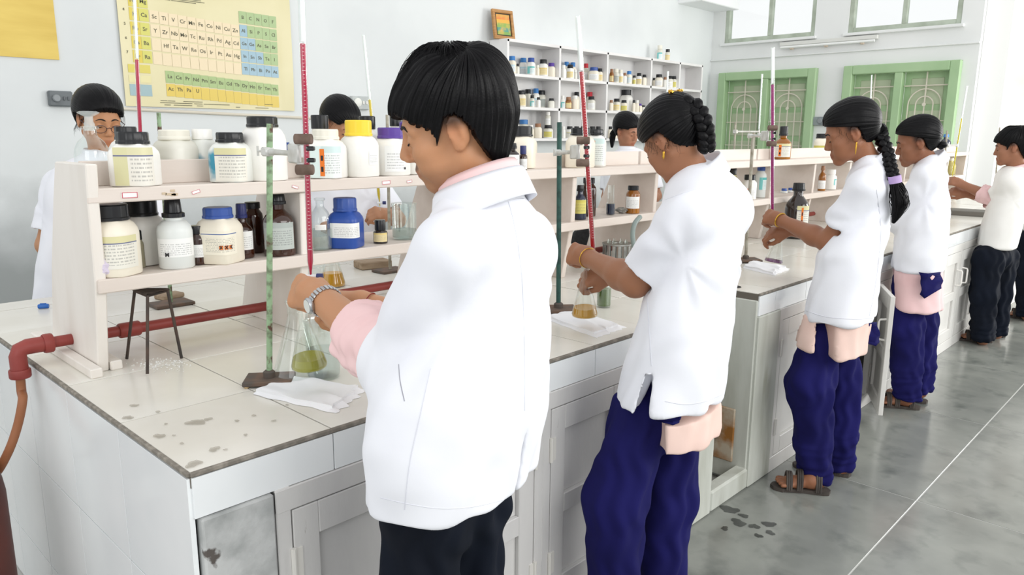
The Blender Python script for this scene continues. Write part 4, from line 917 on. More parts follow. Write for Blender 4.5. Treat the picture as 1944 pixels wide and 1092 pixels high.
# big brown bottle on the bench, tray far along
P = onz(1509, 452, H); bottle('reagent_bottle', 'big dark brown bottle with yellow label beside the wrist of the braided woman', (P[0], P[1], H), 44*mpp(P), 102*mpp(P)*1.02, style='round', body='dark', label='yellow2', hazard='strip', lz=(.25, .70), lspan=.6, laz=.6, cap='black', capf=.14)
block(1838, 408, 62, 9, 'dark metal tray on the far bench in front of the young man', 'metal_tray', mat('dark_tray', '6d6a63', .6), 'tray', .3, .1)

# ------------------------------------------------------------------ cloths
CLOTH = mat('white_cloth', 'f1f2f4', .85, 'e4e6ea', 5, 3, .4, .7)
def cloth(lab, quad, seed, amp=.004, thick=.011):
    Q = [onz(px, py, H) for px, py in quad]; C = sum(Q)/4; nx, ny = 30, 22; rg = np.random.default_rng(seed); ph = rg.uniform(0, 6, 8)
    t = thing('folded_cloth', lab, 'cloth', (C[0], C[1], H))
    for lay in range(2):
        vs = []; fs = []; n = (nx+1)*(ny+1)
        sh = .0 if lay == 0 else .03
        for side in (0, 1):
            for j in range(ny+1):
                for i in range(nx+1):
                    u, v = i/nx, j/ny
                    if lay == 1: u, v = .03+u*.9, .05+v*.86
                    p = (Q[0]*(1-u)+Q[3]*u)*(1-v)+(Q[1]*(1-u)+Q[2]*u)*v
                    e = min(u, 1-u, v, 1-v); cr = max(0, u-.72)*3
                    p = p + RH*(.004*math.sin(v*17+ph[0])+.006*math.sin(v*31+ph[1])*cr) + FH*(.003*math.sin(u*19+ph[2]))
                    w_ = amp*(math.sin(u*9+v*5+ph[3])+math.sin(u*4-v*11+ph[4])*.7) + amp*2.2*cr*math.sin(v*21+u*13+ph[5])
                    z0 = .0008 + lay*(thick*.55); z = z0 if side == 0 else z0 + thick*.55*min(1, (e*14)**.5+.12) + max(0, w_)*min(1, e*12)
                    if lay == 1 and side == 0: z = z0*.6
                    vs.append((p[0]-C[0], p[1]-C[1], z))
        idx = lambda s, i, j: s*n+j*(nx+1)+i
        for j in range(ny):
            for i in range(nx):
                fs.append((idx(1, i, j), idx(1, i+1, j), idx(1, i+1, j+1), idx(1, i, j+1))); fs.append((idx(0, i, j), idx(0, i, j+1), idx(0, i+1, j+1), idx(0, i+1, j)))
        for i in range(nx): fs.append((idx(0, i, 0), idx(0, i+1, 0), idx(1, i+1, 0), idx(1, i, 0))); fs.append((idx(0, i+1, ny), idx(0, i, ny), idx(1, i, ny), idx(1, i+1, ny)))
        for j in range(ny): fs.append((idx(0, 0, j+1), idx(0, 0, j), idx(1, 0, j), idx(1, 0, j+1))); fs.append((idx(0, nx, j), idx(0, nx, j+1), idx(1, nx, j+1), idx(1, nx, j)))
        b = MB(); b.add(vs, fs, True); fixn(b.build('cloth_layer', CLOTH, t))
cloth('folded white cloth on the bench in front of the man nearest the camera', [(480, 750), (545, 716), (695, 742), (640, 786)], 1)
cloth('folded white cloth beneath the amber flask', [(1034, 607), (1085, 590), (1188, 622), (1130, 643)], 2)
cloth('folded white cloth beneath the purple flask', [(1408, 509), (1428, 497), (1499, 511), (1468, 524)], 3)

# ------------------------------------------------------------------ retort stands, clamps, burettes
GREENROD = mat('flaking_green_rod', '93b08b', .6, '6e7d62', 40, 5, .47, .6, col3='5c4034', scale3=26, lo3=.56, hi3=.62)
DGREEN = mat('dark_green_rod', '2c544c', .5, '20403a', 40, 3, .45, .6); IRONB = mat('rust_plate', '57504a', .7, '6e584a', 20, 4, .42, .62); GREYROD = mat('grey_rod', 'a9a597', .5, '8a8372', 30, 4, .45, .62)
CLAMPW = mat('clamp_alloy', 'cfd0cc', .4, 'b5b3ab', 20, 3, .45, .65, metal=.3); CORK = mat('cork_sleeve', '7d6a5f', .8, '655449', 30, 3, .4, .6)
def stand(lab, base, topp, D, rmat, rad=.0065, plate=(.15, .10), clamp=None, prot=0.0, pm=None, zb=H, grip=True):
    A = atd(base[0], base[1], D); B = atd(topp[0], topp[1], D)
    t = thing('retort_stand', lab, 'stand', (A[0], A[1], zb)); l = lambda p: np.array(p)-np.array([A[0], A[1], zb])
    b = MB(); b.tube([(0, 0, .012), l(B)], rad, 12); b.build('rod', rmat, t)
    ang = YAW-math.pi/2+prot; b = MB(); b.box((plate[0]*.32*math.cos(ang+math.pi)*-.0, 0, .010), (plate[0], plate[1], .012), rz=ang, bev=.002); bp_ = b.build('base_plate', pm or IRONB, t)
    for sx in (-1, 1):
        for sy in (-1, 1):
            b = MB(); x, y = sx*plate[0]*.42, sy*plate[1]*.4; b.lathe([(.006, 0), (.007, .004)], (x*math.cos(ang)-y*math.sin(ang), x*math.sin(ang)+y*math.cos(ang), 0), 10); b.build('foot', mat('cork_foot', 'c9ad82', .8), t)
    b = MB(); b.lathe([(rad*2, .012), (rad*2, .03), (rad*1.2, .035)], (0, 0, 0), 12); b.tube([(0, 0, .022), RH*.03], .004, 8); b.build('collar', pm or IRONB, t)
    if clamp:
        J = l(atd(clamp[0], clamp[1], D)); K = l(atd(clamp[2], clamp[3], clamp[4] if len(clamp) > 4 else D)); d = K-J; Ld = np.linalg.norm(d); d = d/Ld; upv = np.array([0, 0, 1.0]); sd = np.cross(d, upv)
        m3 = Matrix((d, sd, upv)).transposed()
        b = MB(); b.box(J, (.028, .024, .022), M=m3, bev=.004); b.tube([J, J-d*.045], .003, 8); b.tube([J-d*.045-upv*.012, J-d*.045+upv*.012], .003, 6); c_ = b.build('boss', CLAMPW, t)
        b = MB(); b.tube([J, J+d*(Ld*.62)], [.008, .006], 10)
        if grip:
            b.box(J+d*(Ld*.72), (Ld*.28, .012, .045), M=m3, bev=.004); b.box(J+d*(Ld*.90)+upv*.026, (.03, .013, .012), M=m3, bev=.003); b.box(J+d*(Ld*.90)-upv*.026, (.03, .013, .012), M=m3, bev=.003)
        arm = b.build('clamp_arm', CLAMPW, t)
        if grip:
            for sg in (1, -1):
                b = MB(); b.lathe([(.010, -.020), (.012, -.018), (.012, .018), (.010, .020)], K+upv*.034*sg-FH*.012, 12, ax=tuple(RH)); b.build('jaw_sleeve', CORK, t)
                b = MB(); b.box(K+upv*.013*sg+RH*.012, (.018, .016, .010), bev=.002, rz=YAW-math.pi/2); b.build('jaw_pad', BLACKPL, t)
    return t
WHITEL = mat('white_line', 'f4f4f2', .4)
def burette(lab, topp, bot, D, level, col, key='navy', r=.0075, tip=True, marks=True, dbot=None):
    A = atd(bot[0], bot[1], dbot or D); B = atd(topp[0], topp[1], D); t = thing('burette', lab, 'burette', A); d = B-A; Lb = np.linalg.norm(d); d = d/Lb
    fl = np.clip((bot[1]-level)/(bot[1]-topp[1]), 0, 1)
    z0 = .06 if tip else 0.0
    b = MB(); q = lambda s: d*s
    b.tube([q(0), q(.02), q(.045), q(z0+.01), q(Lb)] if tip else [q(0), q(Lb)], [.002, .0028, .0035, r, r] if tip else r, 16, cap=False); b.build('tube', GLASS, t)
    b = MB(); b.tube([q(.02), q(.045), q(z0+.012), q(Lb*fl)] if tip else [q(0), q(Lb*fl)], [.0018, .0026, r*.8, r*.8] if tip else r*.8, 14); b.build('solution', liquid('liq_'+col, col, .3), t)
    s_ = np.cross(d, FH); s_ /= np.linalg.norm(s_); back = FH - d*(FH@d)
    b = MB(); o_ = back*r*.55
    b.tube([q(Lb*fl+.004)+o_, q(Lb-.003)+o_], r*.62, 8); b.build('white_stripe', mat('opal_stripe', 'f7f8f8', .3), t)
    if marks:
        b = MB(); n = int((Lb-.12)/.008)
        for k in range(n):
            z = .10+k*.008; lw = 1.0 if k % 10 == 0 else .45
            c_ = q(z)-back*r*1.02 - s_*r*.3; b.box(c_, (r*lw, .0006, .0007), rz=math.atan2(-RH[1], -RH[0]))
        tag(b.build('graduation', WHITEL, t), kind='stuff')
    if tip:
        b = MB(); b.tube([q(.035)-RH*.010, q(.035)+RH*.016], .0055, 10); b.build('stopcock', mat('stopcock_white', 'e9eaec', .3), t)
        b = MB(); b.tube([q(.035)+RH*.014, q(.035)+RH*.028], .0078, 12); b.build('tap_key', CAPS[key], t)
    return t
DS1 = dh(onz(512, 727, H)); 
stand('retort stand with flaking pale green rod beside the man in front', (512, 727), (512, 235), DS1, GREENROD, .0075, (.12, .085), (508, 288, 580, 293, D1), .15)
burette('burette of red solution clamped in front of the man nearest the camera', (570, -60), (591, 553), D1, 74, 'cf2050', 'navy', .0078)
DS2 = dh(onz(1060, 592, H))
stand('retort stand with dark green rod between the man and the woman with the gold clip', (1060, 592), (1062, 232), DS2, DGREEN, .0085, (.13, .1), (1058, 290, 1106, 288, D2), .1)
burette('burette of red solution in front of the woman with the gold hair clip', (1097, 30), (1128, 510), D2, 131, 'cc1a2c', 'blue', .0085)
b = MB(); 
DS3 = dh(onz(1415, 497, H))
stand('thin grey retort stand beside the woman with the braid', (1415, 499), (1430, 252), DS3, GREYROD, .008, (.14, .1), (1424, 258, 1464, 258, D3), .1)
burette('burette of purple solution in front of the woman with the braid', (1467, 90), (1466, 428), D3, 158, 'b51f83', 'red', .0085)
# far side of the bench and far stations
def far_station(lab_s, lab_b, rod, bur, Y, level, col, rm, clampy=None, keyc='navy', s_lab=True):
    if rod:
        A = ony(rod[0], 300, Y); D = dh(A); base = np.array([A[0], Y, H]); Bp = atd(rod[0], rod[1], D)
        t = thing('retort_stand', lab_s, 'stand', (A[0], Y, H)); b = MB(); b.tube([(0, 0, .01), Bp-base], .007, 10); b.build('rod', rm, t)
        b = MB(); b.box((0, 0, .0065), (.14, .1, .012), bev=.002); b.build('base_plate', IRONB, t)
        if clampy:
            D2_ = D; J = atd(rod[0], clampy, D)-base; tb = (clampy-bur[1])/(bur[3]-bur[1]); K = atd(bur[0]+(bur[2]-bur[0])*tb, clampy, dh(ony(bur[0], 300, Y)))-base
            b = MB(); b.tube([J, K], .007, 8); b.box(J, (.03, .03, .03), bev=.004); b.lathe([(.0088, -.014), (.0088, .014)], K, 12); b.build('clamp_arm', CLAMPW, t)
    if bur:
        D = dh(ony(bur[0], 300, Y)); burette(lab_b, (bur[0], bur[1]), (bur[2], bur[3]), D, level, col, keyc, .0075, marks=False)
far_station('rusty green retort stand rod behind the rack, right of the woman with glasses', 'burette of red solution held by the woman with glasses across the bench', (301, 214), (254, -8, 275, 440), 1.45, 108, 'cf2050', GREENROD, 330)
far_station('thin grey stand rod across the bench behind the purple-capped jar', 'burette of yellow solution across the bench above the yellow cap', (735, 218), (690, 66, 722, 400), 1.45, 186, 'e8cf2a', GREYROD, 300)
far_station('grey stand rod hidden behind the woman with the gold clip', 'burette with yellow solution behind the head of the woman with the gold clip', (1282, 200), (1268, 135, 1262, 300), 1.5, 178, 'e8cf2a', GREYROD, 215)
far_station('thin dark stand rod left of the purple burette, across the bench', 'slim clear burette just left of the purple one, across the bench', (1396, 232), (1447, 140, 1440, 262), 1.5, 262, 'e6e6e2', GREYROD, 250)
far_station('grey stand rod across the bench behind the woman with the braid', 'white burette rising behind the head of the woman with the braid', (1672, 220), (1655, 142, 1648, 300), 1.4, 300, 'e6e6e2', GREYROD, 240)
far_station('far grey stand holding the yellow burette past the third woman', 'tilted burette of pale yellow solution past the third woman', (1798, 248), (1836, 163, 1806, 345), .34, 224, 'ecdc2e', GREYROD, 276)
far_station('far stand with clamp behind the head of the young man', None, (1898, 242), None, .34, 0, None, GREYROD)


# ------------------------------------------------------------------ stains and spills
STAIN = mat('dried_stain', '8d8574', .6, '9d9585', 30, 3, .4, .6, alpha=.42); WET = mat('wet_patch', '3f4140', .15, '4c4e4c', 12, 3, .4, .6, alpha=.7); POWDER = mat('white_powder', 'f6f6f4', .9)
def stain(parent, px, py, wpx, z, m, seed, org, asp=1.0):
    P = onz(px, py, z); r = wpx*mpp(P)/2; rg = np.random.default_rng(seed); n = 22; ph = rg.uniform(0, 6, 4); vs = []
    for zz_ in (0.0, .0007):
        for i in range(n):
            a = 2*math.pi*i/n; k = r*(1+.22*math.sin(2*a+ph[0])+.14*math.sin(3*a+ph[1])+.09*math.sin(5*a+ph[2])+.05*math.sin(9*a+ph[3])); vs.append((P[0]-org[0]+k*math.cos(a), P[1]-org[1]+k*math.sin(a)*asp, z-org[2]+zz_+.0012))
    b = MB(); b.add(vs, [tuple(range(n, 2*n))]+[(i, (i+1) % n, n+(i+1) % n, n+i) for i in range(n)]); return b.build('stain', m, parent)
for k, (px, py, w_) in enumerate(((303, 829, 20), (372, 803, 30), (395, 797, 14), (407, 854, 20), (315, 806, 7), (345, 843, 8), (255, 771, 14), (243, 794, 18), (428, 855, 7), (300, 783, 9), (466, 827, 8), (368, 882, 28), (520, 800, 8), (545, 770, 7), (450, 800, 9), (482, 790, 8), (330, 828, 6), (200, 700, 12))): stain(top, px, py, w_, H, STAIN, k, (0, 0, H))
for k, (px, py, w_) in enumerate(((1385, 968, 30), (1402, 993, 26), (1412, 980, 16), (1432, 1000, 18), (1376, 1004, 14), (1460, 996, 22), (1462, 1012, 16), (1440, 1018, 14))): stain(floor, px, py, w_, 0.0, WET, 40+k, (0, 0, 0))
b = MB(); rg = np.random.default_rng(8)
for k in range(140):
    q = onz(300+rg.normal(0, 26), 692+rg.normal(0, 7), H); s_ = rg.uniform(.0008, .0028); b.box((q[0], q[1], H+.0012+s_*.2), (s_*1.6, s_*1.3, s_*.6), rz=rg.uniform(0, 3))
tag(b.build('spilled_powder', POWDER), 'scattered white powder on the tiles below the iron tripod', 'powder', kind='stuff')
# flakes of damage on the back wall by the far stand
# ------------------------------------------------------------------ sculpting: signed distance fields + sparse surface nets
def smin(a, b, k):
    if k <= 0: return np.minimum(a, b)
    h = np.clip(.5+.5*(b-a)/k, 0, 1); return b*(1-h)+a*h-k*h*(1-h)
def smax(a, b, k): return -smin(-a, -b, k)
def nrm(v): v = np.asarray(v, float); return v/(np.linalg.norm(v)+1e-12)
def cone(a, b, r1, r2):
    """tapered capsule"""
    a = np.asarray(a, float); b = np.asarray(b, float); ab = b-a; L2 = ab@ab+1e-12
    def f(P):
        t = np.clip(((P-a)@ab)/L2, 0, 1); return np.linalg.norm(P-a-t[:, None]*ab, axis=1)-(r1+(r2-r1)*t)
    return f
def frustum(a, b, r1, r2, rd=.004, e1=1.0, e2=1.0, axu=None):
    """tapered cylinder with flat ends; e flattens along axis axu"""
    a = np.asarray(a, float); b = np.asarray(b, float); ab = b-a; L = np.linalg.norm(ab); d = ab/L
    def f(P):
        q = P-a; t = q@d; h = np.clip(t/L, 0, 1); v = q-t[:, None]*d
        if axu is not None:
            u = nrm(axu-d*(np.asarray(axu)@d)); c = v@u; v = v+(c*(1/e1-1))[:, None]*u
        rr = np.linalg.norm(v, axis=1)-(r1+(r2-r1)*h)+rd; e = np.maximum(-t, t-L)+rd
        return np.minimum(np.maximum(rr, e), 0)+np.sqrt(np.maximum(rr, 0)**2+np.maximum(e, 0)**2)-rd
    return f
def ell(c, r, R=None):
    c = np.asarray(c, float); r = np.asarray(r, float)
    def f(P):
        q = P-c
        if R is not None: q = q@R
        k0 = np.linalg.norm(q/r, axis=1); k1 = np.linalg.norm(q/(r*r), axis=1); return k0*(k0-1)/(k1+1e-9)
    return f
def loft(secs, S, F, n=2.3, zlo=None, zhi=None, rd=.01):
    """upright body of oval sections: (z, cx, cy, a, b), a across S and b along F"""
    secs = sorted(secs); z = np.array([s[0] for s in secs]); A = np.array([s[1:] for s in secs])
    zl = z[0] if zlo is None else zlo; zh = z[-1] if zhi is None else zhi
    zz = np.linspace(z[0], z[-1], 200); AA = np.stack([np.interp(zz, z, A[:, k]) for k in range(4)], 1)
    w_ = 9; ker = np.ones(w_)/w_; pad = np.pad(AA, ((w_//2, w_//2), (0, 0)), 'edge'); AA = np.stack([np.convolve(pad[:, k], ker, 'valid') for k in range(4)], 1)
    def f(P):
        q = [np.interp(P[:, 2], zz, AA[:, k]) for k in range(4)]
        dx = P[:, 0]-q[0]; dy = P[:, 1]-q[1]; u = np.abs(dx*S[0]+dy*S[1])/q[2]; v = np.abs(dx*F[0]+dy*F[1])/q[3]
        d = ((u**n+v**n+1e-9)**(1/n)-1)*np.minimum(q[2], q[3])
        return smax(smax(d, zl-P[:, 2], rd), P[:, 2]-zh, rd)
    return f
class Field:
    def __init__(s): s.ops = []
    def add(s, f, k=.02): s.ops.append(('+', f, k)); return s
    def sub(s, f, k=.004): s.ops.append(('-', f, k)); return s
    def cut(s, f, k=.004): s.ops.append(('&', f, k)); return s
    def __call__(s, P):
        d = np.full(len(P), 1e3)
        for op, f, k in s.ops:
            e = f(P); d = smin(d, e, k) if op == '+' else smax(d, -e, k) if op == '-' else smax(d, e, k)
        return d
    def surface(s, lo, hi, vox, iters=2):
        B = 8; lo = np.asarray(lo, float)-2*vox; hi = np.asarray(hi, float)+2*vox
        nb = np.ceil((hi-lo)/(vox*B)).astype(int)+1; bs = vox*B; rb = bs*math.sqrt(3)/2
        I = np.stack(np.meshgrid(*[np.arange(k) for k in nb], indexing='ij'), -1).reshape(-1, 3)
        C = lo+(I+.5)*bs
        dc = np.full(len(C), 1e3); each = []
        for op, f, k in s.ops:
            e = f(C); each.append(e); dc = smin(dc, e, k) if op == '+' else smax(dc, -e, k) if op == '-' else smax(dc, e, k)
        act = np.abs(dc) < rb*1.45+.006; I = I[act]; each = [e[act] for e in each]; nB = len(I)
        g = np.stack(np.meshgrid(*[np.arange(B+1)]*3, indexing='ij'), -1).reshape(-1, 3); M = (B+1)**3
        D = np.full((nB, M), 1e3)
        for (op, f, k), e in zip(s.ops, each):
            m = np.where(e < rb*2.1+k+.01)[0] if op in '+-' else np.arange(nB)
            if op == '&': m = np.where(e > -(rb*2.1+k+.01))[0]
            if len(m) == 0: continue
            P = (lo+(I[m][:, None, :]*B+g[None])*vox).reshape(-1, 3); v = f(P).reshape(len(m), M)
            D[m] = smin(D[m], v, k) if op == '+' else smax(D[m], -v, k) if op == '-' else smax(D[m], v, k)
        D = D.reshape(nB, B+1, B+1, B+1); s_ = D < 0
        dims = nb*B+2
        def key(i): return (i[:, 0]*dims[1]+i[:, 1])*dims[2]+i[:, 2]
        # active cells
        cnt = np.zeros((nB, B, B, B), np.int8)
        for a in (0, 1):
            for b in (0, 1):
                for c in (0, 1): cnt += s_[:, a:B+a, b:B+b, c:B+c]
        ac = np.argwhere((cnt > 0) & (cnt < 8)); bi = ac[:, 0]; cc = ac[:, 1:]
        acc = np.zeros((len(ac), 3)); wt = np.zeros(len(ac))
        cor = [(a, b, c) for a in (0, 1) for b in (0, 1) for c in (0, 1)]
        val = {q: D[bi, cc[:, 0]+q[0], cc[:, 1]+q[1], cc[:, 2]+q[2]] for q in cor}
        for q in cor:
            for ax in range(3):
                if q[ax] == 0:
                    r = list(q); r[ax] = 1; v0 = val[q]; v1 = val[tuple(r)]; m = (v0 < 0) != (v1 < 0)
                    t = np.where(m, v0/(v0-v1+1e-12), 0); p = np.tile(np.array(q, float), (len(ac), 1)); p[:, ax] = t
                    acc += p*m[:, None]; wt += m
        V = lo+(I[bi]*B+cc+acc/np.maximum(wt, 1)[:, None])*vox
        K = key(I[bi]*B+cc); order = np.argsort(K); Ks = K[order]
        F_ = []
        for ax in range(3):
            o1, o2 = [(1, 2), (2, 0), (0, 1)][ax]
            sl0 = [slice(None)]+[slice(0, B)]*3; sl1 = list(sl0); sl1[ax+1] = slice(1, B+1)
            a0 = s_[tuple(sl0)]; a1 = s_[tuple(sl1)]; e = np.argwhere(a0 != a1); base_ = I[e[:, 0]]*B+e[:, 1:]; flip = a0[tuple(e.T)]
            q = []
            for d1, d2 in ((-1, -1), (0, -1), (0, 0), (-1, 0)):
                c_ = base_.copy(); c_[:, o1] += d1; c_[:, o2] += d2; kk = key(c_); pos = np.searchsorted(Ks, kk); pos = np.clip(pos, 0, len(Ks)-1)
                q.append(np.where(Ks[pos] == kk, order[pos], -1))
            q = np.stack(q, 1); ok = (q >= 0).all(1); q = q[ok]; fl = flip[ok]
            q[~fl] = q[~fl][:, ::-1]; F_.append(q)
        Q = np.concatenate(F_); n = len(V)
        for it in range(iters):
            e = np.concatenate([Q[:, [0, 1]], Q[:, [1, 2]], Q[:, [2, 3]], Q[:, [3, 0]]]); e = np.concatenate([e, e[:, ::-1]])
            c_ = np.bincount(e[:, 0], minlength=n); W = np.stack([np.bincount(e[:, 0], V[e[:, 1], k], n) for k in range(3)], 1)/np.maximum(c_, 1)[:, None]
            V = np.where(c_[:, None] > 0, V*.5+W*.5, V)
        return V, Q
def qmesh(name, V, Q, m, parent, base, tint=None):
    me = bpy.data.meshes.new(name); n = len(V)
    me.vertices.add(n); me.vertices.foreach_set('co', (V-np.asarray(base)).astype(np.float32).ravel())
    me.loops.add(len(Q)*4); me.loops.foreach_set('vertex_index', Q.astype(np.int32).ravel()); me.polygons.add(len(Q))
    me.polygons.foreach_set('loop_start', (np.arange(len(Q))*4).astype(np.int32)); me.polygons.foreach_set('use_smooth', np.ones(len(Q), bool))
    me.update(calc_edges=True); me.validate()
    if tint is not None:
        at = me.attributes.new('tint', 'FLOAT_COLOR', 'POINT'); at.data.foreach_set('color', np.concatenate([tint, np.ones((n, 1))], 1).astype(np.float32).ravel())
    me.materials.append(m); return link(name, me, parent)
def vnormals(V, Q):
    a = V[Q[:, 2]]-V[Q[:, 0]]; b = V[Q[:, 3]]-V[Q[:, 1]]; fn = np.cross(a, b); N = np.zeros_like(V)
    for k in range(4):
        for c in range(3): N[:, c] += np.bincount(Q[:, k], fn[:, c], len(V))
    return N/(np.linalg.norm(N, axis=1)[:, None]+1e-12)
def wob(P, dirs, seed):
    """sum of travelling folds; dirs: (wavelength m, axis vector)"""
    rg = np.random.default_rng(seed); o = np.zeros(len(P))
    for wl, ax, am in dirs:
        ph = rg.uniform(0, 6); w2 = rg.uniform(.6, 1.4)
        o += am*np.sin((P@np.asarray(ax))*2*math.pi/wl + ph + 1.3*np.sin(P[:, 2]*2*math.pi/(wl*3.1)*w2+ph*2)+.8*np.sin((P[:, 0]+P[:, 1])*2*math.pi/(wl*2.3)))
    return o

# ------------------------------------------------------------------ head, hand, foot in their own frames (metres)
def head_sdf(q, recede=0.0):
    if recede: q = q.copy(); q[:, 0] = q[:, 0]+recede*np.clip((-.03-q[:, 2])/.08, 0, 1)*np.clip((q[:, 0]-.01)/.05, 0, 1)
    x, y, z = q[:, 0], q[:, 1], q[:, 2]; m = np.stack([x, np.abs(y), z], 1)       # mirrored half
    d = ell((-.012, 0, .034), (.096, .075, .088))(q)
    d = smin(d, ell((.030, 0, -.030), (.058, .056, .078))(q), .03)
    d = smin(d, cone((-.004, .050, -.050), (.066, .012, -.098), .020, .018)(m), .022)
    d = smin(d, ell((.074, 0, -.100), (.020, .022, .018))(q), .016)
    d = smin(d, cone((.080, .012, .018), (.070, .048, .016), .011, .010)(m), .016)      # brow
    d = smin(d, ell((.058, .046, -.026), (.026, .020, .022))(m), .022)                   # cheekbone
    d = smin(d, ell((.054, .036, -.062), (.030, .020, .028))(m), .022)                   # cheek
    d = smax(d, -ell((.098, .033, -.004), (.020, .020, .015))(m), .014)                  # socket
    d = smin(d, ell((.072, .033, -.004), (.0160, .0155, .0145))(m), .005)                # lid
    d = smin(d, cone((.086, 0, .006), (.104, 0, -.033), .0070, .0098)(q), .012)          # nose
    d = smin(d, ell((.097, .0115, -.039), (.010, .0072, .0070))(m), .006)
    d = smin(d, ell((.082, 0, -.070), (.016, .024, .018))(q), .014)                      # muzzle
    d = smin(d, cone((.0935, 0, -.0655), (.082, .021, -.0705), .0055, .0035)(m), .004)   # upper lip
    d = smin(d, cone((.0915, 0, -.0775), (.082, .019, -.0745), .0065, .0035)(m), .004)
    d = smax(d, -cone((.101, 0, -.0710), (.088, .022, -.0722), .0017, .0012)(m), .003)   # mouth line
    # ear
    er = np.array([[.97, .17, -.17], [-.20, .97, -.10], [.15, .13, .98]]).T
    e = ell((-.010, .078, .000), (.021, .0085, .032), np.linalg.qr(er)[0])(m)
    e = smin(e, ell((-.004, .076, -.026), (.011, .007, .012))(m), .008)
    e = smax(e, -ell((-.004, .088, .002), (.011, .008, .019))(m), .005)
    e = smin(e, cone((-.016, .083, -.012), (-.012, .084, .018), .0035, .003)(m), .004)
    d = smin(d, e, .006)
    return d
def frame(fwd, up):
    f = nrm(fwd); l = nrm(np.cross(up, f)); u = np.cross(f, l); return np.stack([f, l, u], 1)
class Head:
    def __init__(s, c, heading, pitch, roll, scale=1.0, recede=0.0):
        s.rec = recede
        h, p = math.radians(heading), math.radians(pitch)
        f = np.array([math.cos(h)*math.cos(p), math.sin(h)*math.cos(p), -math.sin(p)]); up = np.array([math.cos(h)*math.sin(p), math.sin(h)*math.sin(p), math.cos(p)])
        l = np.cross(up, f); r = math.radians(roll); up = up*math.cos(r)+l*math.sin(r)
        s.R = frame(f, up); s.c = np.asarray(c, float); s.k = scale
    def w(s, q): return s.c+(np.atleast_2d(np.asarray(q, float))*s.k)@s.R.T
    def w1(s, q): return s.w(q)[0]
    def loc(s, P): return ((P-s.c)@s.R)/s.k
    def f(s, P):
        q = s.loc(P); d = np.linalg.norm(q-np.array([.01, 0, -.01]), axis=1)-.165; m = d < .05
        o = d+.03
        if m.any(): o[m] = head_sdf(q[m], s.rec)
        return o*s.k
    def snap(s, pts, off=.0):
        q = np.array(pts, float)
        for _ in range(6):
            d = head_sdf(q, s.rec); g = np.stack([(head_sdf(q+np.eye(3)[k]*1e-4, s.rec)-d)/1e-4 for k in range(3)], 1); g /= (np.linalg.norm(g, axis=1)[:, None]+1e-9); q = q-(d-off)[:, None]*g*.9
        return s.w(q)
def hand_prims(W, direc, back, side, curls, spread=0.10, thumb=((.55, .45), -.35), k=1.0, thumbcurl=.5):
    """W wrist, direc towards knuckles, back = outward normal of the back of the hand, side = +1 if the thumb lies on +cross(back,direc)"""
    x = nrm(direc); zb = nrm(np.asarray(back)-x*(np.asarray(back)@x)); y = np.cross(zb, x)*side; pr = []
    def Wd(p): return np.asarray(W)+k*(x*p[0]+y*p[1]+zb*p[2])
    pr.append((cone(Wd((.005, 0, 0)), Wd((.045, .006, 0)), .024*k, .030*k), .02))
    for yo in (-.024, -.008, .010, .026): pr.append((cone(Wd((.03, yo*.7, 0)), Wd((.086-abs(yo-.008)*.18, yo, .001)), .0150*k, .0125*k), .012))
    Ls = [(.032, .020, .017), (.040, .025, .019), (.043, .028, .020), (.039, .024, .019)]
    for i, yo in enumerate((-.0285, -.010, .0095, .0285)):
        b0 = np.array([.088-abs(yo-.009)*.25, yo, 0.0]); c = curls[i]; ang = 0.0; p = b0; sp = yo*spread*10
        for j, Lp in enumerate(Ls[i]):
            ang += c[j] if hasattr(c, '__len__') else c*(.9, 1.1, .8)[j]
            dv = np.array([math.cos(ang), sp*.35*math.cos(ang), -math.sin(ang)]); dv /= np.linalg.norm(dv); q = p+dv*Lp*1.02
            pr.append((cone(Wd(p), Wd(q), (.0098, .0088, .0080)[j]*k, (.0088, .0080, .0068)[j]*k), .004 if j else .008)); p = q
    a, el_ = thumb[0]; t0 = np.array([.022, .022, -.008]); d1 = nrm([math.cos(a), math.sin(a), thumb[1]])
    p1 = t0+d1*.040; d2 = nrm(d1+np.array([.3, -thumbcurl, -.25*thumbcurl])); p2 = p1+d2*.030; d3 = nrm(d2+np.array([.2, -thumbcurl, -.2*thumbcurl])); p3 = p2+d3*.025
    pr += [(cone(Wd(t0), Wd(p1), .0165*k, .0115*k), .014), (cone(Wd(p1), Wd(p2), .0110*k, .0100*k), .005), (cone(Wd(p2), Wd(p3), .0102*k, .0078*k), .004)]
    return pr
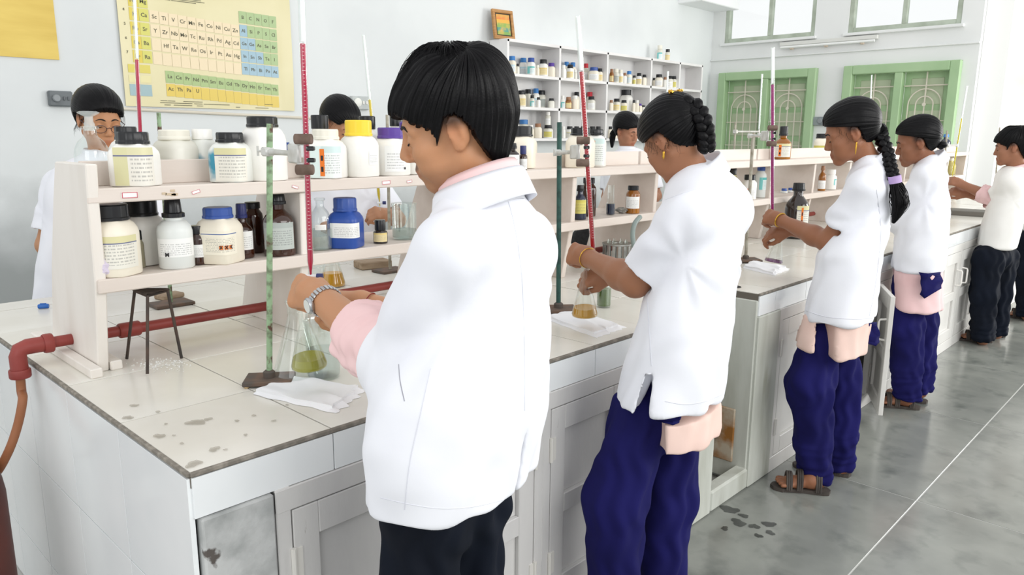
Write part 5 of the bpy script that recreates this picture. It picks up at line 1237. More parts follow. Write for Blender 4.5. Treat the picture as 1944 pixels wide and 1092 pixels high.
# ------------------------------------------------------------------ hair
def hair_cap(hd, pole, line, thick, nphi=260, nth=44, ridge=.0022, seed=0, ragged=.004, drop=None, tuck=.006, centre=(-.012, 0, .030), rad=(.097, .0765, .090), freq=(23, 41, 67, 97, 131)):
    rg = np.random.default_rng(seed); pole = nrm(pole); t1 = nrm(np.cross(pole, [0, 1.0, 0]) if abs(pole[1]) < .9 else np.cross(pole, [1.0, 0, 0])); t2 = np.cross(pole, t1)
    ph = np.linspace(0, 2*np.pi, nphi, endpoint=False); am = [(k, rg.uniform(0, 6), rg.uniform(.5, 1), rg.uniform(-2, 2)) for k in freq]
    C = np.array(centre); Rr = np.array(rad)
    def scalp(d): return 1/np.sqrt(((d/Rr)**2).sum(-1))
    ths = np.linspace(.0, np.pi*.98, 160)
    V = np.zeros((nphi, nth, 3)); rag = sum(a*np.sin(k*ph+p) for k, p, a, _ in am[:4])/2.0
    for i, f in enumerate(ph):
        tdir = math.cos(f)*t1+math.sin(f)*t2; d = np.cos(ths)[:, None]*pole+np.sin(ths)[:, None]*tdir; p = C+d*scalp(d)[:, None]
        ok = line(p); bad = np.where(~ok)[0]; te = ths[bad[0]] if len(bad) else ths[-1]; te = max(te+rag[i]*ragged/.09, .12)
        s_ = np.linspace(0, 1, nth); th = te*s_**.9; d = np.cos(th)[:, None]*pole+np.sin(th)[:, None]*tdir; r0 = scalp(d); p = C+d*r0[:, None]
        tk = thick(p, s_); rid = sum(a*np.sin(k*f+q+w_*th) for k, q, a, w_ in am)/2.2*ridge*np.clip(s_*4, 0, 1)
        env = np.clip((1-s_)*nth/3.0, 0, 1)**.6
        V[i] = C+d*(r0+(tk+rid)*env-tuck*(1-env))[:, None]
        if drop is not None: V[i] += drop(V[i], s_)
    Q = []
    idx = np.arange(nphi*nth).reshape(nphi, nth); a = idx; b = np.roll(idx, -1, 0)
    Q = np.stack([a[:, :-1], a[:, 1:], b[:, 1:], b[:, :-1]], -1).reshape(-1, 4)
    return hd.w(V.reshape(-1, 3)), Q
def tube_net(paths, rads, n=7):
    m = MB()
    for p, r in zip(paths, rads): m.tube(p, r, n)
    return m
HAIR = mat('black_hair', '060608', .40, '0b0a0d', 60, 3, .4, .6, spec=.20, bump=.15, bscale=240)
def tint_mat(name, rough, sss=0.0, spec=.35, bump=.05, bscale=300):
    m = mat(name, 'ffffff', rough, spec=spec, sss=sss, bump=bump, bscale=bscale); N = m.node_tree.nodes; L = m.node_tree.links
    a = N.new('ShaderNodeAttribute'); a.attribute_name = 'tint'; L.new(a.outputs['Color'], N['Principled BSDF'].inputs['Base Color']); return m
SKIN = tint_mat('skin', .46, .12, .4, .06, 260)
COAT = mat('white_coat', 'eceef4', .85, 'e4e6ee', 4, 3, .4, .7, spec=.15, bump=.12, bscale=35, sheen=.1)
COATW = mat('warm_white_coat', 'f0efeb', .85, 'e8e6e1', 4, 3, .4, .7, spec=.15, bump=.1, bscale=35)
PINK = mat('pink_cotton', 'f0cfcf', .85, 'e9c3c3', 6, 3, .4, .7, spec=.15, bump=.1, bscale=60); PINK2 = mat('peach_cotton', 'e9cdc2', .85, 'e0c0b4', 6, 3, .4, .7, spec=.15, bump=.1, bscale=60)
NAVY = mat('navy_cotton', '1d1c58', .85, '18174b', 5, 3, .4, .7, spec=.15, bump=.12, bscale=60); BLACKT = mat('black_trouser', '0c1320', .8, '0a0f19', 6, 3, .4, .7, spec=.2)
SOLE = mat('sandal_brown', '4f4843', .7, '3c3632', 12, 3, .4, .6); GOLD = mat('gold', 'd9ab45', .25, metal=.9); LASH = mat('lash', '1a1414', .6); BROW = mat('brow', '1c1614', .7)
# ------------------------------------------------------------------ people
SEAM = mat('coat_seam_shade', 'd9dbe3', .9, spec=.1); SEAMD = mat('pocket_edge_shade', '9fa0a8', .9, spec=.1)  # seam and pocket lines painted in the coat's shadow tone
def wedge(apex, low, hw, outw, depth=.17):
    apex = np.asarray(apex, float); low = np.asarray(low, float); d = low-apex; L = np.linalg.norm(d); d = d/L; o = nrm(np.asarray(outw)-d*(np.asarray(outw)@d)); s = np.cross(d, o)
    def f(P):
        q = P-apex; t = q@d; return np.maximum(np.maximum(np.abs(q@s)-hw*np.clip(t/L, 0, 1.3), -t), np.maximum(np.abs(q@o)-depth, t-L*1.4))
    return f
def shade(c): return np.array(srgb(c)[:3])
def person(label, D, heading, secs, head, arms, legs=None, coat=COAT, ratio=.62, skin='a97455', neck=None, female=True, vox=.005, cvox=.006, tunic=None, trousers=NAVY, feet=None, slits=(), folds=.004, seed=1, name='person', coat_n=2.3, face=True, group='students at the bench', pads=.055, hipk=.03, collar=True, beard=False, hem_rd=.008, coat_extra=None, hairspec=None, shawl=None, neckr=None, foot_kind='sandal', coatname='lab_coat', hem=None, seams=None):
    J = lambda px, py, dd=0.0: atd(px, py, D+dd)
    h = math.radians(heading); F = np.array([math.cos(h), math.sin(h), 0.0]); S = np.array([-math.sin(h), math.cos(h), 0.0])
    kS, kF = abs(S@RH), abs(F@RH)
    def sect(L_):
        o = []
        for s in L_:
            y, xl, xr = s[:3]; dd = s[3] if len(s) > 3 else 0.0; rt_ = s[4] if len(s) > 4 else ratio
            c = J((xl+xr)/2, y, dd); w_ = (xr-xl)/2*mpp(c); a = w_/math.sqrt(kS**2+(rt_*kF)**2); o.append((c[2], c[0], c[1], a, a*rt_))
        return o
    SE = sect(secs); zs = [s[0] for s in SE]
    hd = Head(J(*head['c']), head.get('heading', heading), head.get('pitch', 20), head.get('roll', 0), head.get('k', 1.0), head.get('recede', 0.0))
    nb = J(*neck); nr = neckr or (.049 if female else .058)
    base = np.array([SE[-1][1], SE[-1][2], 0.0]); root = thing(name, label, 'person', base, 0, group)
    # ---- skin
    B = Field(); pts = [hd.c+np.array([.2, .2, .2]), hd.c-np.array([.2, .2, .2])]
    B.add(hd.f, .0); top = hd.w1((-.022, 0, -.05)); B.add(cone(nb-np.array([0, 0, .04]), top, nr*.96, nr*.92*hd.k), .028)
    ch = np.array([nb[0], nb[1], nb[2]-.16]); pv = np.array([SE[-1][1], SE[-1][2], max(min(zs)+.06, .80)]); B.add(cone(nb-np.array([0, 0, .04]), ch, .05, .062), .03).add(cone(ch, pv, .062, .055), .03)
    for A in arms:
        sh, el, wr = J(*A['sh']), J(*A['el']), J(*A['wr']); r = A.get('r', (.047, .040, .0265)); A['P'] = (sh, el, wr)
        B.add(cone(ch, sh, .048, .045), .02).add(cone(sh, el, r[0], r[1]), .03).add(cone(el, el+(wr-el)*.3, r[1], r[1]*1.04), .02).add(cone(el+(wr-el)*.3, wr, r[1]*1.04, r[2]), .02); pts += [sh+.1, sh-.1, el+.08, el-.08, wr-.05, wr+.05]
        hnd = A.get('hand')
        if hnd:
            k = hnd.get('k', 1.0); kn = J(*hnd['to']); d = nrm(kn-wr); bk_ = hnd['back']; bv = RH*bk_[0]+np.array([0, 0, 1.0])*bk_[1]+FH*bk_[2]
            for f_, kk in hand_prims(wr-d*.002, d, bv, hnd['side'], hnd.get('curls', (1.0, 1.0, 1.0, .9)), hnd.get('spread', .1), hnd.get('thumb', ((.6, .4), -.3)), k, hnd.get('tc', .5)): B.add(f_, kk)
            pts += [wr+d*.2*k+.06, wr+d*.2*k-.06, wr+.1, wr-.1]
    ankles = []
    if legs:
        for Lg in legs:
            P = [J(*q[:3]) for q in Lg]; 
            B.add(cone(pv, P[0], .05, .045), .02)
            for i in range(len(P)-1): B.add(cone(P[i], P[i+1], max(Lg[i][3]*.52, .030), max(Lg[i+1][3]*.5, .030)), .02)
            ankles.append(P[-1]); pts += [P[-1]+.05, P[-1]-.05]
    if feet:
        for k_, (heel, toe) in enumerate(feet):
            hp_ = onz(*heel, .0); tp_ = onz(*toe, .0); d = nrm(tp_-hp_); Lf = min(max(np.linalg.norm(tp_-hp_), .19), .27); tp_ = hp_+d*Lf; sd = np.cross([0, 0, 1], d); up = np.array([0, 0, 1.0])
            an = ankles[k_] if k_ < len(ankles) else hp_+up*.1
            B.add(cone(an, hp_+d*.045+up*.055, .034, .034), .02).add(cone(hp_+d*.035+up*.046, hp_+d*Lf*.62+up*.040, .030, .024), .02).add(cone(hp_+d*Lf*.55+sd*.012+up*.036, hp_+d*Lf*.72-sd*.012+up*.034, .022, .022), .02)
            for i in range(5):
                o_ = (i-2)*.0155; B.add(cone(hp_+d*Lf*.66+sd*o_*.9+up*.033, hp_+d*Lf*(.96-.035*abs(i-1.2))+sd*o_*1.25+up*.030, .0115, .0085 if i else .0105), .006)
            pts += [hp_-.08, hp_+.08, tp_-.08, tp_+.08]
    pts = np.array(pts); V, Q = B.surface(pts.min(0)-.03, pts.max(0)+.03, vox, 1)
    base_c = shade(skin); T = np.tile(base_c, (len(V), 1)); q = hd.loc(V); near = np.linalg.norm(q, axis=1) < .2
    def blend(mask, c): T[:] = T*(1-mask[:, None])+np.array(c)*mask[:, None]
    lip = np.clip(1.3-np.sqrt(((q[:, 0]-.094)/.016)**2+(q[:, 1]/.023)**2+((q[:, 2]+.0715)/.0115)**2), 0, 1)*near; blend(np.clip(lip*1.6, 0, .75), base_c*np.array([.80, .55, .55]))
    blend(np.clip(1.2-np.linalg.norm((q-np.array([0, 0, 0]))/np.array([.03, 1, .04]), axis=1), 0, 1)*(np.abs(q[:, 1]) > .068)*near*.35, base_c*np.array([1.08, .82, .78]))
    if beard:
        jaw = np.clip((-.052-q[:, 2])/.02, 0, 1)*np.clip((q[:, 0]+.005)/.03, 0, 1)*near; jaw *= (q[:, 2] > -.135); blend(jaw*.40, base_c*.30)
        must = np.clip(1.25-np.sqrt(((q[:, 0]-.096)/.02)**2+(q[:, 1]/.026)**2+((q[:, 2]+.057)/.007)**2), 0, 1)*near; blend(np.clip(must*2, 0, .75), base_c*.12)
    if np.any(near): blend(np.clip((q[:, 2]-.0)/.02, 0, 1)*np.clip((.03-q[:, 0])/.02, 0, 1)*near*.85, np.array([.01, .009, .01]))   # scalp under the hair
    body = qmesh('body', V, Q, SKIN, root, base, T)
    # ---- face details
    if face:
        for sy in (1, -1):
            pth = hd.snap([(.09, sy*(.011+.040*t), .019+.010*math.sin(t*2.6)-.006*t) for t in np.linspace(0, 1, 9)], .0005)
            m = MB(); m.tube([p-base for p in pth], [.0012, .0028, .0032, .003, .0027, .0023, .0018, .0012, .0006], 6); m.build('eyebrow', BROW, root)
            pth = hd.snap([(.09, sy*(.020+.027*t), -.0075-.004*math.sin(t*3.14)+.003*t) for t in np.linspace(0, 1, 8)], .0006)
            m = MB(); m.tube([p-base for p in pth], [.0006, .0013, .0017, .0018, .0018, .0017, .0014, .0006], 6); m.build('eyelashes', LASH, root)
    # ---- coat
    C = Field(); C.add(loft(SE, S, F, coat_n, zlo=J(*hem)[2] if hem else None, rd=hem_rd), .0)
    bb = [np.array([s[1], s[2], s[0]]) for s in SE]; lo = np.min(bb, 0)-.28; hi = np.max(bb, 0)+.28; lo[2] = zs[-1]-.03; hi[2] = max(zs)+.12
    lo[2] = min(zs)-.03
    ends = []
    for A in arms:
        sh, el, wr = A['P']; sr = A.get('sr', (.075, .068)); st = A.get('st', .8)
        if A.get('pad', True): C.add(cone(nb-np.array([0, 0, .045]), sh, pads, sr[0]*.9), .05)
        if st <= 1.0: e = sh+(el-sh)*st; C.add(cone(sh, sh+(e-sh)*.3, sr[0], sr[0]*.97), .03).add(frustum(sh+(e-sh)*.15, e, sr[0]*.98, sr[1], .005), A.get('k', .014)); d = nrm(e-sh)
        else:
            e = el+(wr-el)*(st-1); C.add(cone(sh, el, sr[0], sr[1]), A.get('k', .014)).add(frustum(el-nrm(wr-el)*.01, e, sr[1]*1.0, sr[2] if len(sr) > 2 else sr[1]*.95, .005), .025); d = nrm(e-el)
        ends.append((e, d, sr[-1])); lo = np.minimum(lo, e-.1); hi = np.maximum(hi, e+.1)
    C.add(frustum(nb-np.array([0, 0, .10]), nb+nrm(nrm(top-nb)+np.array([0, 0, 1.0]))*.004, nr*1.75, nr*1.16, .006), .03)
    for e, d, r_ in ends: C.sub(frustum(e-d*.012, e+d*.03, r_-.016, r_-.013, .003), .003)
    for sl in slits:
        ap = J(*sl[0]); lw = J(*sl[1]); C.sub(wedge(ap, lw, sl[2], -FH if len(sl) < 4 else sl[3]), .004)
    if coat_extra: coat_extra(C, J, S, F, hd, nb)
    V, Q = C.surface(lo, hi, cvox, 2); N = vnormals(V, Q)
    up = np.array([0, 0, 1.0]); zlow = np.clip((max(zs)-.25-V[:, 2])/.35, 0, 1)
    disp = wob(V, [(.15, S*.9+F*.3, folds*.8), (.085, S*.7-F*.6, folds*.4)], seed)*(.15+.85*zlow)+wob(V, [(.16, nrm(S*.8+up*.55+F*.3), folds*.5), (.09, nrm(-S*.8+up*.5+F*.5), folds*.3)], seed+5)*(1-.4*zlow)
    for A in arms:      # creases fanning out from the armpit
        sh, el, wr = A['P']; c_ = sh-np.array([0, 0, .10])+(el-sh)*.12; q_ = V-c_; an = np.arctan2(q_@up, q_@RH); rr = np.linalg.norm(q_, axis=1)
        disp += folds*.5*np.sin(an*6+2.2*np.sin(an*2+seed)+seed)*np.exp(-((rr-.11)/.09)**2)*np.clip((rr-.045)/.06, 0, 1)
    V = V+N*disp[:, None]; qmesh(coatname, V, Q, coat, root, base)
    if seams:
        from mathutils.bvhtree import BVHTree
        bv_ = BVHTree.FromPolygons([tuple(v) for v in V], [tuple(int(i) for i in q_) for q_ in Q])
        for sm in seams:
            pth = []
            for px_, py_ in smooth_path([np.array((a, b, 0.0)) for a, b in sm['pts']], 8)[:, :2] if False else [p_[:2] for p_ in smooth_path([np.array((a, b, 0.0)) for a, b in sm['pts']], 8)]:
                r_ = ray(px_, py_); hit = bv_.ray_cast(Vector(CAM), Vector(r_).normalized())
                if hit[0] is not None: pth.append(np.array(hit[0])-base-nrm(r_)*sm.get('off', .0))
            if len(pth) > 2: m = MB(); m.tube(pth, sm.get('r', .0012), 6); m.build(sm.get('name', 'seam'), sm.get('mat', SEAM), root)
    # ---- collar
    if collar:
        ax = nrm(nrm(top-nb)*.6+np.array([0, 0, .55])); fx = nrm(F-ax*(F@ax)); lx = np.cross(ax, fx); co = collar if isinstance(collar, dict) else {}
        def ring(kr, kz, m, nm, drop=.0):
            m_ = MB(); n = 40; pr = [(.060, -.030), (.0595, .002), (.061, .020), (.0655, .026), (.070, .018), (.079, -.010), (.083, -.024)]; vs = []; fs = []
            for i in range(n+1):
                a = math.radians(28+304*i/n); fr_ = .5+.5*math.cos(a)
                for r_, z_ in pr:
                    rr = (r_+kr)*nr/.055*(1+.10*fr_); vs.append(nb+ax*(z_*(1.1 if z_ > 0 else 1)+kz-.034*fr_-(.022*fr_ if z_ < -.005 else 0))+fx*rr*math.cos(a)*1.08-F*.004+lx*rr*math.sin(a)-base)
            k = len(pr)
            for i in range(n):
                for j in range(k-1): fs.append((i*k+j, (i+1)*k+j, (i+1)*k+j+1, i*k+j+1))
            m_.add(vs, fs, True); o = m_.build(nm, m, root, smooth_angle=180); sd_ = o.modifiers.new('solid', 'SOLIDIFY'); sd_.thickness = .0025; sd_.offset = 1
        ring(co.get('r', .004), co.get('z', .0), coat, 'collar')
        if co.get('inner'): ring(-.004, co.get('iz', .016), co['inner'], 'shirt_collar')
    for A in arms:
        if A.get('cuff'):
            sh, el, wr = A['P']; cu = A['cuff']; Cf = Field(); a_ = el+(wr-el)*cu[0]; b_ = el+(wr-el)*cu[1]; d = nrm(b_-a_); axu = np.array([0, 0, 1.0])
            Cf.add(frustum(a_, b_, cu[2], cu[3], .006, cu[5] if len(cu) > 5 else 1.25, 1, axu), 0).add(frustum(a_+(b_-a_)*.45, b_+d*.004, cu[3]+.006, cu[3]+.007, .006, cu[5] if len(cu) > 5 else 1.25, 1, axu), .003); Cf.sub(frustum(b_-d*.03, b_+d*.03, cu[3]-.008, cu[3]-.004, .003, 1.25, 1, axu), .003)
            V, Q = Cf.surface(np.minimum(a_, b_)-.13, np.maximum(a_, b_)+.13, cvox*.8, 2); N = vnormals(V, Q); V = V+N*wob(V, [(.05, nrm(S+up), .0025), (.03, nrm(F-S), .0015)], seed+20)[:, None]; qmesh('rolled_cuff', V, Q, cu[4], root, base)
    # ---- tunic hem below the coat
    if tunic:
        for tn in tunic if isinstance(tunic, list) else [tunic]:
            Tn = Field(); TS = sect(tn['secs']); Tn.add(loft(TS, S, F, 2.2, zlo=J(*tn['hem'])[2] if 'hem' in tn else None, rd=.004), 0)
            for cu in tn.get('cuts', ()):      # keep only one side of an upright plane given by a pixel line
                a_, b_ = J(*cu[0]), J(*cu[1]); n_ = nrm(np.cross(b_-a_, FH*.9+np.array([0, 0, -.2])))*cu[2]; Tn.cut((lambda a0, n0: (lambda P: (P-a0)@n0))(a_, n_), .003)
            z_ = [s[0] for s in TS]; c_ = np.array([[s[1], s[2], s[0]] for s in TS]); lo_ = c_.min(0)-.28; hi_ = c_.max(0)+.28; lo_[2] = min(z_)-.02; hi_[2] = max(z_)+.02
            V, Q = Tn.surface(lo_, hi_, cvox, 2)
            if len(V): N = vnormals(V, Q); V = V+N*wob(V, [(.16, S, .004), (.08, S*.7+F*.7, .002)], seed+9)[:, None]; qmesh(tn.get('name', 'tunic_hem'), V, Q, tn['mat'], root, base)
    # ---- trousers
    if legs:
        Tr = Field(); allp = []
        for Lg in legs:
            P = [J(*q_[:3]) for q_ in Lg]; R_ = [q_[3] for q_ in Lg]; allp += P
            for i in range(len(P)-2): Tr.add(cone(P[i], P[i+1], R_[i], R_[i+1]), hipk)
            Tr.add(frustum(P[-2]+(P[-1]-P[-2])*.12, P[-1], R_[-2], R_[-1], .004), .03)
        a_, b_ = J(*legs[0][0][:3]), J(*legs[1][0][:3]); Tr.add(cone(a_, b_, legs[0][0][3], legs[1][0][3]), .04)
        wst = np.array([SE[-1][1], SE[-1][2], min(zs)+.12]); Tr.add(cone((a_+b_)/2, wst, .085, .075), .04)
        allp = np.array(allp); lo_ = allp.min(0)-.16; hi_ = allp.max(0)+.16; hi_[2] = wst[2]+.1; lo_[2] = allp[:, 2].min()-.05
        V, Q = Tr.surface(lo_, hi_, cvox*1.1, 2); N = vnormals(V, Q)
        V = V+N*(wob(V, [(.10, S, .006), (.055, S*.6+F*.8, .0035)], seed+3)+wob(V, [(.16, up*.6+S*.8, .0015)], seed+4)+wob(V, [(.045, up+S*.3+F*.2, .003)], seed+6)*np.clip((allp[:, 2].min()+.25-V[:, 2])/.2, 0, 1))[:, None]; qmesh('trousers', V, Q, trousers, root, base)
    if feet:
        for k_, (heel, toe) in enumerate(feet):
            hp_ = onz(*heel, .0); tp_ = onz(*toe, .0); d = nrm(tp_-hp_); Lf = min(max(np.linalg.norm(tp_-hp_), .19), .27); sd = np.cross([0, 0, 1], d)
            out = [(-.02, -.026), (.0, -.032), (.08, -.028), (.16, -.038), (Lf*.85, -.042), (Lf+.005, -.026), (Lf+.018, .0), (Lf+.005, .026), (Lf*.85, .042), (.16, .036), (.08, .028), (.0, .032), (-.02, .026), (-.03, 0)]
            m = MB(); n = len(out); vs = [hp_+d*a+sd*b+np.array([0, 0, z])-base for z in (.001, .016) for a, b in out]; m.add(vs, [tuple(range(n))[::-1], tuple(range(n, 2*n))]+[(i, (i+1) % n, n+(i+1) % n, n+i) for i in range(n)])
            so = m.build('sandal' if foot_kind == 'sandal' else 'shoe', SOLE, root)
            for t_, wdt, hh in ((.72, .040, .064), (.50, .036, .078), (.12, .036, .085)):
                pth = [hp_+d*Lf*t_+sd*wdt*math.cos(a)*1.02+np.array([0, 0, .014+hh*max(math.sin(a), 0)**.8])-base for a in np.linspace(0, math.pi, 12)]
                m = MB()
                for off in (-.008, 0, .008): m.tube([p+d*off for p in pth], .0052, 6)
                m.build('strap', SOLE, so)
    if shawl:
        m = MB(); P = [J(*p_) for p_ in shawl['pts']]; 
        n = len(P)//2; vs = []; nk = 8
        for r_ in range(nk+1):
            for i in range(n):
                p = P[i]*(1-r_/nk)+P[n+i]*(r_/nk); vs.append(p-FH*(.012*math.sin(i*1.9+r_*.5)+.008*math.sin(r_*1.3+i))-base)
        m.add(vs, [(r_*n+i, r_*n+i+1, (r_+1)*n+i+1, (r_+1)*n+i) for r_ in range(nk) for i in range(n-1)], True); o = m.build('shawl_end', shawl.get('mat', NAVY), root); s2 = o.modifiers.new('solid', 'SOLIDIFY'); s2.thickness = .004
    # ---- hair
    if hairspec: hairspec(hd, root, base, J)
    return root, hd, base, J
def topx(P):
    d = np.asarray(P, float)-CAM; w_ = d@FW; return PPX+FPX*(d@RT)/w_, PPY-FPX*(d@UP)/w_, dh(P)
def plain_legs(c, heading, D, z0=.86, r=.08):
    h = math.radians(heading); S = np.array([-math.sin(h), math.cos(h), 0]); out = []
    for sg in (1, -1):
        L_ = []
        for z, rr in ((z0, r*1.15), (.48, r*.92), (.25, r*.8), (.03, r*.75)):
            px, py, d = topx(np.array([c[0], c[1], z])+S*sg*.085); L_.append((px, py, d-D, rr))
        out.append(L_)
    return out
def zline(knots):
    kx = np.array([k[0] for k in knots]); kz = np.array([k[1] for k in knots])
    return lambda p: p[:, 2] > np.interp(p[:, 0], kx, kz)
def strands(hd, root, base, n, seed, gen, r=.0006, name='loose_strands'):
    rg = np.random.default_rng(seed); m = MB()
    for _ in range(n):
        p = hd.w(np.array(gen(rg)))-base; p = smooth_path(p, 3); m.tube(p, list(np.linspace(r, r*.3, len(p))), 4)
    return tag(m.build(name, HAIR, root), kind='stuff')
def hair_man(short=False, seed=2, vol=1.0, ns=140):
    def f(hd, root, base, J):
        line = zline([(-.12, -.050), (-.085, -.048), (-.06, -.046), (-.045, -.030), (-.03, .004), (-.012, .030), (.010, .028), (.016, -.018), (.030, -.020), (.034, .010), (.055, .024), (.072, .048), (.1, .058)])
        def thick(p, s):
            x, y, z = p[:, 0], p[:, 1], p[:, 2]
            t = .012+.013*np.clip((z-.03)/.07, 0, 1)+.014*np.clip((-x-.01)/.08, 0, 1)+.006*np.clip((x-.03)/.05, 0, 1)*np.clip((z-.02)/.05, 0, 1)
            t = t+.004*np.sin(x*70+1)*np.clip((z-.05)/.05, 0, 1); return t*vol
        def drop(v, s):
            o = np.zeros_like(v); fr_ = np.clip((v[:, 0]-.055)/.05, 0, 1)*np.clip(s-.5, 0, 1)*2; o[:, 2] -= .016*fr_; o[:, 0] += .006*fr_; bk_ = np.clip((-v[:, 0]-.02)/.05, 0, 1)*np.clip((s-.60)/.40, 0, 1)*np.clip((.02-v[:, 2])/.03, 0, 1); o[:, 2] -= .050*bk_*bk_; o[:, 0] += .008*bk_; return o
        V, Q = hair_cap(hd, (-.42, .30, .86), line, thick, seed=seed, ridge=.0024, ragged=.004, drop=drop, nphi=300); qmesh('hair', V, Q, HAIR, root, base)
        def gen(rg):
            a = rg.uniform(-2.6, 2.6); st = np.array([-.05+rg.normal(0, .006), .02, .135*vol**.3]); out = []
            ex = np.array([math.cos(a), math.sin(a)]); ext = rg.uniform(.5, 1.0)
            for t in np.linspace(0, 1, 5):
                r_ = .02+.085*t*ext; x = -.035+ex[0]*r_*1.15; y = ex[1]*r_*.8; rr = (x+.012)**2/.0135+y**2/.0085; z = .03+(.121+rg.uniform(-.002, .005))*math.sqrt(max(1-rr, .02)); out.append((x, y, z+.004*math.sin(t*3)))
            return out
        if ns: strands(hd, root, base, ns, seed, gen, .0007)
    return f
def hair_pulled(pole=(-.93, 0, .05), seed=3, line=None, vol=1.0, fuzz=40, thickf=None):
    ln = line or zline([(-.12, -.075), (-.085, -.072), (-.055, -.058), (-.035, -.030), (-.02, .026), (.012, .030), (.022, -.012), (.036, -.008), (.05, .022), (.066, .046), (.1, .058)])
    def f(hd, root, base, J):
        def thick(p, s):
            x, z = p[:, 0], p[:, 2]; return (.009+.009*np.clip((z)/.09, 0, 1)+.008*np.clip((-x)/.09, 0, 1)-.003*np.exp(-(p[:, 1]/.004)**2)*np.clip((x+.03)/.05, 0, 1)*np.clip((z-.05)/.03, 0, 1))*vol
        V, Q = hair_cap(hd, pole, ln, thick, seed=seed, ridge=.0011, ragged=.003, freq=(31, 53, 79, 113, 149)); qmesh('hair', V, Q, HAIR, root, base)
        def gen(rg):
            x0 = rg.uniform(-.06, .06); sy = rg.choice([-1, 1]); z0 = np.interp(x0, [-.06, -.03, .02, .06], [-.06, -.02, -.01, .04]); L_ = rg.uniform(.012, .035)
            return [(x0, sy*.072, z0+.02), (x0+.002, sy*.079, z0), (x0+rg.uniform(-.01, .012), sy*.082, z0-L_*.6), (x0+rg.uniform(-.015, .02), sy*.081, z0-L_)]
        if fuzz: strands(hd, root, base, fuzz, seed, gen, .0004)
    return f
def braid(root, base, pts, w0, w1, turns, seed=0, name='braid'):
    P = np.array(smooth_path(pts, 12)); n = len(P); m = MB(); t = np.linspace(0, 1, n); T = np.gradient(P, axis=0); T /= np.linalg.norm(T, axis=1)[:, None]
    sd = np.cross(T, FH); sd /= np.linalg.norm(sd, axis=1)[:, None]; dp = np.cross(sd, T)
    for k in range(3):
        ph = 2*math.pi*k/3; w_ = w0+(w1-w0)*t; a = 2*math.pi*turns*t+ph
        m.tube(P+sd*(w_*np.sin(a))[:, None]*.62+dp*(w_*.5*np.sin(2*a))[:, None]-base, list(w_*.60), 9)
    return m.build(name, HAIR, root)
def bundle(root, base, pts, rads, n=70, seed=0, name='ponytail', mt=None):
    rg = np.random.default_rng(seed); P = np.array(smooth_path(pts, 5)); R_ = np.interp(np.linspace(0, 1, len(P)), np.linspace(0, 1, len(rads)), rads); m = MB()
    m.tube(P-base, list(R_*.85), 12)
    for _ in range(n):
        a = rg.uniform(0, 6.3); q = rg.uniform(.55, 1.05); le = rg.integers(int(len(P)*.65), len(P)+1); ph = rg.uniform(0, 6); o = [P[i]+R_[i]*q*(RH*math.cos(a+.25*math.sin(i*.6+ph))+FH*math.sin(a))+np.array([0, 0, rg.normal(0, .0005)])-base for i in range(le)]
        m.tube(o, list(np.linspace(.0022, .0006, len(o))), 5)
    return m.build(name, HAIR, root)
def bangle(root, base, c, ax, r, rt, m, name='bangle'):
    ax = nrm(ax); u = nrm(np.cross(ax, [0, 0, 1.0])); v = np.cross(ax, u); q = MB(); n = 28
    q.tube([c+r*(math.cos(a)*u+math.sin(a)*v)-base for a in np.linspace(0, 2*math.pi, n+1)], rt, 8, cap=False); return q.build(name, m, root)
# ---- the man in front
R1, hd1, base1, J1 = person('man in a white lab coat and black trousers holding a flask under a red burette', 1.40, 104,
    [(358, 884, 964, .02), (376, 862, 988, .01), (400, 842, 1010), (430, 826, 1028), (480, 812, 1036), (560, 800, 1040), (640, 766, 1038), (712, 728, 1040), (793, 714, 1034), (850, 712, 1024), (914, 716, 1010), (966, 722, 1000)],
    dict(c=(858, 240, .0), heading=137, pitch=15, roll=9, k=.95, recede=.016),
    [dict(sh=(868, 478, -.12), el=(766, 702, -.02), wr=(610, 566, .22), r=(.05, .045, .031), st=1.16, sr=(.074, .080, .076), k=.012, cuff=(.14, .50, .066, .062, PINK, 1.12), hand=dict(to=(556, 550, .28), back=(-.25, .42, -.85), side=-1, curls=(1.25, 1.2, 1.15, 1.1), thumb=((.35, .4), -.55), tc=.6, k=1.05)),
     dict(sh=(985, 470, .12), el=(850, 640, .26), wr=(686, 576, .32), r=(.05, .043, .029), st=1.0, sr=(.070, .070), hand=dict(to=(640, 574, .335), back=(.15, .75, -.5), side=1, curls=(1.1, 1.05, 1.0, .9), thumb=((.5, .4), -.4), tc=.6, k=1.0))],
    legs=[[(800, 960, -.05, .078), (795, 1240, -.05, .075), (800, 1560, -.05, .062), (800, 1640, -.05, .066)], [(886, 960, .08, .078), (895, 1200, .09, .075), (890, 1460, .09, .062), (890, 1530, .09, .066)]],
    neck=(910, 350, .0), female=False, skin='bd8a66', vox=.004, cvox=.005, trousers=BLACKT, beard=True, hairspec=hair_man(seed=4, ns=220, vol=1.08), folds=.006, seed=11, pads=.04,
    collar=dict(inner=PINK, r=.006, z=-.004, iz=.012), slits=[((1000, 790, -.05), (980, 968, -.05), .008, -FH*.6+RH)], hem=(830, 980, -.14), seams=[dict(pts=[(757, 692), (760, 725), (768, 762)], r=.0010, mat=SEAMD, name='pocket_edge_shade'), dict(pts=[(818, 700), (800, 780), (778, 880), (768, 968)], r=.0012), dict(pts=[(722, 945), (780, 958), (840, 966), (900, 962), (960, 948)], r=.0009), dict(pts=[(955, 352), (975, 420), (990, 520), (995, 640), (996, 780)], r=.0011)])
